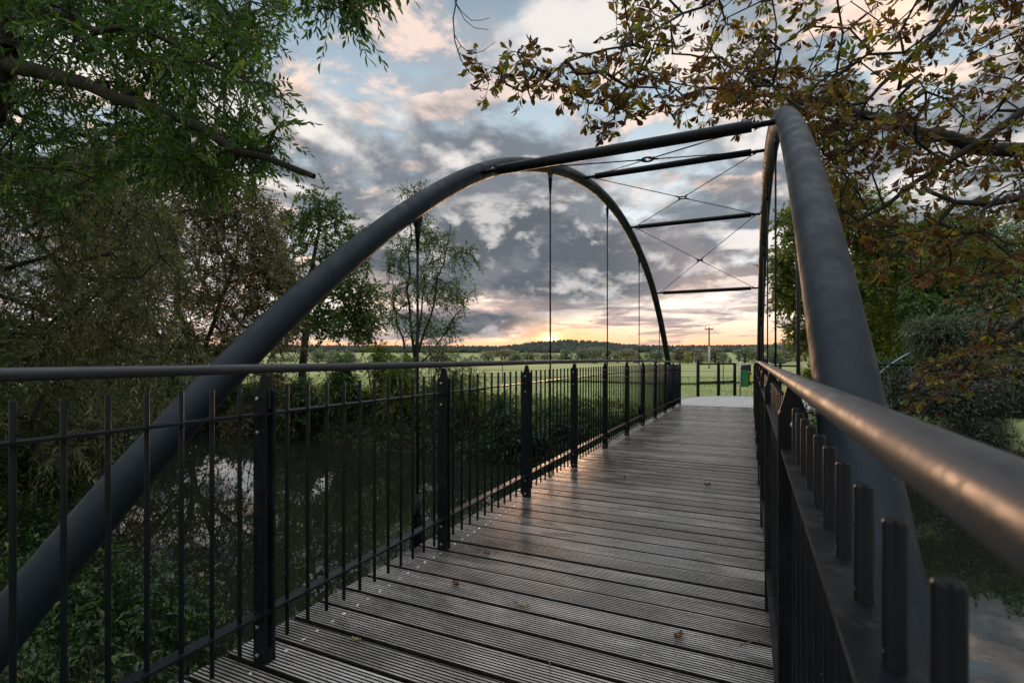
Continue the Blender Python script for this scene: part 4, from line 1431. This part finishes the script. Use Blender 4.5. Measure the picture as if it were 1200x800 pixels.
cover('undergrowth', 'dense low green plants on the near bank below the left railing', -14, -2.25, -2.5, 6.5, 21000, 0.85, 0.050, 0.028, M_DARKG, lambda x, y: (y < near_edge(x) + 0.5))
cover('tall_weeds', 'fresh light green weeds growing through the cover of the near bank', -10, -2.3, -1.0, 5.0, 700, 0.8, 0.065, 0.022, M_GREEN, lambda x, y: (y < near_edge(x) + 0.2))
cover('undergrowth', 'low green plants on the near bank right of the bridge', 0.6, 9, -2.5, 2.3, 1500, 0.5, 0.075, 0.04, M_DARKG, lambda x, y: y < near_edge(x) + 0.3)
cover('undergrowth', 'dense leafy plants on the far bank left of the bridge', -22, -2.3, 11.0, 15.6, 9500, 0.36, 0.085, 0.042, M_DARKG, lambda x, y: (y > far_edge(x) - 0.25) & (y < far_edge(x) + 2.1))
cover('undergrowth', 'tangled plants on the far bank right of the bridge', 0.55, 20, 11.5, 18, 11000, 1.0, 0.075, 0.04, M_SHADEG, lambda x, y: (y > far_edge(x) - 0.25) & (y < far_edge(x) + 3.6) & ~((x < 3.3) & (y > 14.7)) & ~((x > 5.2) & (x < 7.5) & (y > far_edge(x) + 0.3) & (y < far_edge(x) + 1.2)))
cover('tall_weeds', 'yellow green weeds along the top of the far bank', -24, -2.6, 13.2, 16.8, 5200, 0.22, 0.065, 0.035, M_YGREEN, lambda x, y: (y > far_edge(x) + 1.3) & (y < far_edge(x) + 3.2) & ~((x > -3.2) & (y > 14.8)))


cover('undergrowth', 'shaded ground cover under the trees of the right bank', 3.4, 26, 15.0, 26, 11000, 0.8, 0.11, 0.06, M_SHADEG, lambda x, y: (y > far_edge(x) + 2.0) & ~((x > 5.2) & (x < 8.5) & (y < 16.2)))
bush(1075, 21, 405, 60, 'dark bush behind the small distant footbridge', M_DARKG, 0.16, 0.07, 220)
bush(1215, 19, 380, 70, 'tall dark bush beyond the silver green willow at the right edge', M_DARKG, 0.16, 0.07, 260)


def grass():
    n = 90000
    f = 14.0 + 24 * rng.uniform(0, 1, n) ** 1.6
    px = rng.uniform(-60, 1260, n)
    d = (px - 600) / 600
    x = RGT[0] * d * f + FWD0[0] * f; y = RGT[1] * d * f + FWD0[1] * f
    onpath = ((x > -2.3) & (x < 0.5) & (y < 15.2)) | ((x > -2.3) & (y > 14.9) & (y < 19.4) & (x < 4.3) & (x > -2.1 + 0.75 * np.clip((y - 17) / 2.2, 0, 1)))
    bank = (y < far_edge(x) + 2.4)
    lump = np.sin(x * 0.9) * np.sin(y * 1.3 + 1) + np.sin(x * 2.3 + 2) * np.sin(y * 2.9)
    ok = ~onpath & ~bank & ~((x > 4.4) & (y < 25)) & (rng.uniform(-1.2, 1, n) < 0.5 + 0.5 * lump)
    x, y, f = x[ok], y[ok], f[ok]; n = len(x)
    z = ground(x, y)
    Pn = np.stack([x, y, z - 0.01], 1)
    D = norm(rng.normal(0, 0.35, (n, 3)) + np.array([0, 0, 1.0]))
    N = rng.normal(0, 1, (n, 3))
    L = rng.uniform(0.04, 0.13, n) * (1 + 0.4 * (rng.uniform(0, 1, n) < 0.05))
    V, F, T = place(LEAF4, Pn, D, N, L, np.full(n, 0.009) * (f / 15), rng.uniform(0, 1, n))
    tag(link('grass', npmesh('grass', V, F, T), M_GRASS), 'short green grass at the near edge of the meadow', kind='stuff')
    # a ditch of rank dark grass across the meadow
    n = 9000
    px = rng.uniform(640, 1000, n); d = (px - 600) / 600; f = 27.5 + 0.9 * np.sin(px * 0.03) + rng.normal(0, 0.35, n)
    x = RGT[0] * d * f + FWD0[0] * f; y = RGT[1] * d * f + FWD0[1] * f
    Pn = np.stack([x, y, ground(x, y) - 0.02], 1)
    D = norm(rng.normal(0, 0.4, (n, 3)) + np.array([0, 0, 1.0]))
    V, F, T = place(LEAF4, Pn, D, rng.normal(0, 1, (n, 3)), rng.uniform(0.05, 0.16, n), np.full(n, 0.02), rng.uniform(0, 0.7, n))
    tag(link('rank_grass', npmesh('rank_grass', V, F, T), M_DARKG), 'dark strip of rank grass along a ditch in the meadow', kind='stuff')


grass()


# --- far trees along the meadow and the wooded hill
def far_tree_mesh(seed, H, W, mat, nleaf=1500):
    r = np.random.default_rng(seed)
    Pq = []
    for q in range(9):
        a = r.uniform(0, 2 * math.pi); rr = r.uniform(0, 0.75) * W; hz = r.uniform(0.12, 0.80)
        c = np.array([math.cos(a) * rr * (1.1 - hz * .6), math.sin(a) * rr * (1.1 - hz * .6), H * hz])
        d = norm(r.normal(0, 1, (nleaf // 9, 3)))
        Pq.append(c + d * (r.uniform(0.5, 1, (nleaf // 9, 1)) ** 0.6) * np.array([W * 0.45, W * 0.45, H * 0.21]))
    Pq = np.concatenate(Pq); n = len(Pq)
    D = norm(r.normal(0, 1, (n, 3))); N = norm(r.normal(0, 0.6, (n, 3)) + np.array([0, 0, 1]))
    L = r.uniform(0.35, 0.8, n) * H / 9
    V, F, T = place(LEAF4, Pq, D, N, L, L * 0.7, r.uniform(0, 1, n))
    me = npmesh('crown', V, F, T); me.materials.append(mat)
    m = MB(); m.tube([(0, 0, -0.6), (0.05, 0, H * 0.3), (0.0, 0.1, H * 0.6)], [H * 0.035, H * 0.025, H * 0.01], 7)
    tm = m.mesh('trunk'); tm.materials.append(M_BARK)
    return me, tm


def far_trees():
    base_meshes = {}
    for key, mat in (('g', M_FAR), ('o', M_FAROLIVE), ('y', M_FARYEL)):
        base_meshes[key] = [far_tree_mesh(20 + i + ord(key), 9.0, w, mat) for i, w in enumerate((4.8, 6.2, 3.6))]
    lst = [
        (372, 409, 'g', 1.0, 'dark round tree at the far edge of the left meadow, leftmost beyond the leaning trunk'),
        (390, 411, 'g', 1.0, 'second dark tree beyond the left meadow, right of the leaning trunk'),
        (408, 410, 'g', 1.1, 'third dark tree beyond the left meadow, nearest the tall upright bush'),
        (572, 411, 'g', 1.2, 'bushy tree at the left foot of the distant hill'),
        (588, 408, 'o', 1.1, 'olive round tree at the foot of the hill, left of the bright green gap'),
        (604, 410, 'g', 1.1, 'round green tree just left of the bright green gap under the hill'),
        (621, 412, 'g', 1.2, 'low wide tree right below the setting sun, on its left'),
        (642, 413, 'o', 1.0, 'low olive tree directly below the setting sun'),
        (664, 407, 'g', 0.8, 'tall narrow tree standing just right of the setting sun'),
        (682, 408, 'g', 1.1, 'full green tree halfway between setting sun and the next hanger'),
        (697, 408, 'g', 1.1, 'green tree left of the hanger that stands right of the sun'),
        (711, 409, 'o', 1.0, 'olive tree behind the hanger right of the sun'),
        (724, 412, 'g', 1.0, 'low tree right behind the hanger right of the sun'),
        (735, 408, 'o', 1.1, 'brownish round tree left of the pale green slope'),
        (748, 413, 'g', 0.9, 'small dark tree in front of the pale green slope'),
        (769, 409, 'g', 1.3, 'wide grey green tree left of the far foot of the left arch'),
        (786, 414, 'y', 0.5, 'small yellow bushy tree right of the far foot of the left arch'),
        (797, 407, 'o', 1.0, 'olive brown tree behind the first barrier post'),
        (806, 412, 'y', 0.5, 'yellowish small tree between two olive trees left of the power pole'),
        (811, 408, 'o', 0.9, 'olive brown tree second left of the power pole'),
        (821, 413, 'g', 0.6, 'small dark tree just left of the power pole'),
        (838, 407, 'o', 1.2, 'big olive tree just right of the power pole'),
        (848, 414, 'g', 0.7, 'low dark tree two crowns right of the power pole'),
        (856, 418, 'g', 0.4, 'tiny lone bush in the open between power pole and green bin'),
        (873, 406, 'g', 1.3, 'large round grey green tree above the green bin'),
        (886, 410, 'g', 0.9, 'grey green tree half behind the far leg of the right arch'),
        (907, 407, 'g', 1.1, 'grey green tree between the far leg and the first right hanger'),
        (920, 409, 'g', 1.1, 'grey green tree between the two right hangers'),
    ]
    used = set()
    for i, (px, top, key, wf, lab) in enumerate(lst):
        D = 235 + (i * 37 % 60)
        p = P(px, 425, D); g = gz(p[0], p[1])
        H = (1.25 + (HZ - top) / 600 * D) - g
        cm, tm = base_meshes[key][i % 3]
        root = empty('hedgerow_tree', (p[0], p[1], g), rz=i * 1.3)
        s = H / 9.0
        root.scale = (s * wf * 1.75, s * wf * 1.75, s * 1.12)
        tag(root, lab, 'tree', 'trees along the far edge of the meadow')
        c = link('crown', cm, [], root); t = link('trunk', tm, [], root)


far_trees()


def far_hedge():
    n = 16000
    px = rng.uniform(-200, 1400, n); f = rng.uniform(300, 330, n)
    d = (px - 600) / 600
    x = RGT[0] * d * f + FWD0[0] * f; y = RGT[1] * d * f + FWD0[1] * f
    hgt = 4.0 + 2.0 * np.sin(px * 0.11) * np.sin(px * 0.037 + 1) + 1.0 * np.sin(px * 0.4)
    gap = (np.sin(px * 0.045 + 0.6) > 0.75)
    ok = ~gap
    x, y, hgt = x[ok], y[ok], hgt[ok]; n = len(x)
    z = ground(x, y) + hgt * rng.uniform(0, 1, n)
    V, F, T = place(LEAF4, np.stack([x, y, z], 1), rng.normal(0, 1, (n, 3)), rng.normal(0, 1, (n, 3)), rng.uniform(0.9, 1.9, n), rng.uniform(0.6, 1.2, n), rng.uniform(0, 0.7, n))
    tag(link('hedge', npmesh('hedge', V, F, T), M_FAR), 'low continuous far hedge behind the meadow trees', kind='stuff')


far_hedge()


def forest():
    n = 15000
    px = rng.uniform(-350, 1550, n); f = rng.uniform(560, 960, n)
    d = (px - 600) / 600
    x = RGT[0] * d * f + FWD0[0] * f; y = RGT[1] * d * f + FWD0[1] * f
    z = ground(x, y)
    H = rng.uniform(5.5, 9.5, n); W = H * rng.uniform(0.28, 0.42, n)
    sides = 6
    a = np.arange(sides) * 2 * math.pi / sides
    V = []
    for fr, fw in ((0.0, 0.6), (0.3, 1.0), (0.65, 0.62)):
        jit_ = rng.uniform(0.7, 1.25, (n, sides))
        V.append(np.stack([x[:, None] + np.cos(a) * W[:, None] * fw * jit_, y[:, None] + np.sin(a) * W[:, None] * fw * jit_, (z + H * fr)[:, None] + 0 * a], -1))
    V.append(np.stack([x[:, None] + 0.05 * np.cos(a), y[:, None] + 0.05 * np.sin(a), (z + H)[:, None] + 0 * a], -1))
    V = np.concatenate(V, 1)  # n, 24, 3
    q = np.arange(sides); r = (q + 1) % sides
    f1 = np.concatenate([np.stack([q + k * sides, r + k * sides, r + (k + 1) * sides, q + (k + 1) * sides], 1) for k in range(3)])
    F = f1[None] + (np.arange(n) * 24)[:, None, None]
    T = np.repeat(rng.uniform(0, 1, n), 24)
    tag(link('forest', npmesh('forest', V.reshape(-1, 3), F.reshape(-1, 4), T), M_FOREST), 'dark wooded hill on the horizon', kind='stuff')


forest()


# ------------------------------------------------------------------ small things lying on the deck
def deck_things():
    lst = [('fallen_leaf', 534, 686, 'dry', 0.055, 'curled red brown dry leaf on the boards near the left railing'),
           ('fallen_leaf', 612, 710, 'y', 0.075, 'long pale green fallen leaf lying across a board in the middle foreground'),
           ('fallen_leaf', 417, 750, 'y', 0.060, 'yellowish fallen leaf on the boards below the second bay of the left railing'),
           ('fallen_leaf', 829, 569, 'dry', 0.070, 'curled dark brown leaf standing up in the middle of the deck'),
           ('fallen_leaf', 795, 748, 'dry', 0.055, 'crumpled dark leaf on the boards at the lower right of the deck'),
           ('fallen_leaf', 571, 650, 'dry', 0.040, 'tiny dark leaf scrap beside the left railing foot'),
           ('fallen_leaf', 732, 560, 'dry', 0.040, 'small dark leaf crumb in the middle of the far deck')]
    for nm, px, py, kd, L, lab in lst:
        d = 1.25 * 600 / (py - HZ); p = P(px, py, d)
        base = np.array([p[0], p[1], drop(p[1]) + 0.006])
        k = 11
        V = []; Fq = []
        a0 = rng.uniform(0, 6.28); curl = 0.5 if kd == 'dry' else 0.15
        wid = 0.6 if kd == 'dry' else 0.24
        for i in range(k):
            f = i / (k - 1)
            w = L * wid * math.sin(math.pi * (0.04 + 0.93 * f)) * 0.5 * (1 + 0.25 * math.sin(i * 2.4))
            for j in range(5):
                v = (j - 2) / 2
                V.append(((f - 0.5) * L, v * w, curl * L * (0.5 * v * v + (f - 0.5) ** 2) + 0.003 * math.sin(i * 1.7 + j)))
        for i in range(k - 1):
            for j in range(4):
                Fq.append((i * 5 + j, i * 5 + j + 1, i * 5 + 6 + j, i * 5 + 5 + j))
        V = np.array(V); tint = rng.uniform(0, 1, len(V))
        o = link(nm, npmesh(nm, V, np.array(Fq), tint, True), M_DRY if kd == 'dry' else M_DRYY)
        o.location = [float(c) for c in base]; o.rotation_euler = (0, 0, a0)
        m = MB(); m.tube([(-0.5 * L, 0, curl * L * 0.25 + .001), (-0.8 * L, 0.05 * L, 0.004)], [0.0012, 0.0009], 5)
        m.build('leaf_stalk', M_TWIG, o)
        tag(o, lab, 'leaf', 'fallen leaves on the deck')
    for px, py, px2, py2, lab in ((641, 772, 645, 790, 'short reddish twig on the boards at the bottom of the deck'), (866, 757, 896, 750, 'thin yellowish twig on the boards by the right railing')):
        a = P(px, py, 1.25 * 600 / (py - HZ)); b = P(px2, py2, 1.25 * 600 / (py2 - HZ))
        a[2] = b[2] = drop(a[1]) + 0.006
        m = MB(); m.tube([a, (a + b) / 2 + [0.004, 0.003, 0.004], b], [0.0028, 0.0024, 0.0016], 6)
        tag(m.build('twig', M_TWIG), lab, 'twig', 'twigs on the deck')


deck_things()


def litter():
    n = 420
    x = np.where(rng.uniform(0, 1, n) < 0.6, -1.97 + np.abs(rng.normal(0, 0.18, n)), rng.uniform(-1.9, 0.05, n)); y = rng.uniform(0.3, 14.8, n)
    z = np.array([drop(t) for t in y]) + 0.004
    ang = rng.uniform(0, 6.28, n)
    D = np.stack([np.cos(ang), np.sin(ang), rng.normal(0.1, 0.12, n)], 1)
    V, F, T = place(LEAF6, np.stack([x, y, z], 1), D, np.tile([[0, 0, 1.0]], (n, 1)) + rng.normal(0, 0.2, (n, 3)), rng.uniform(0.006, 0.022, n), rng.uniform(0.002, 0.008, n), rng.uniform(0, 1, n))
    tag(link('leaf_litter', npmesh('leaf_litter', V, F, T), M_DRY), 'scattered crumbs of dry leaf on the deck boards', kind='stuff')


litter()
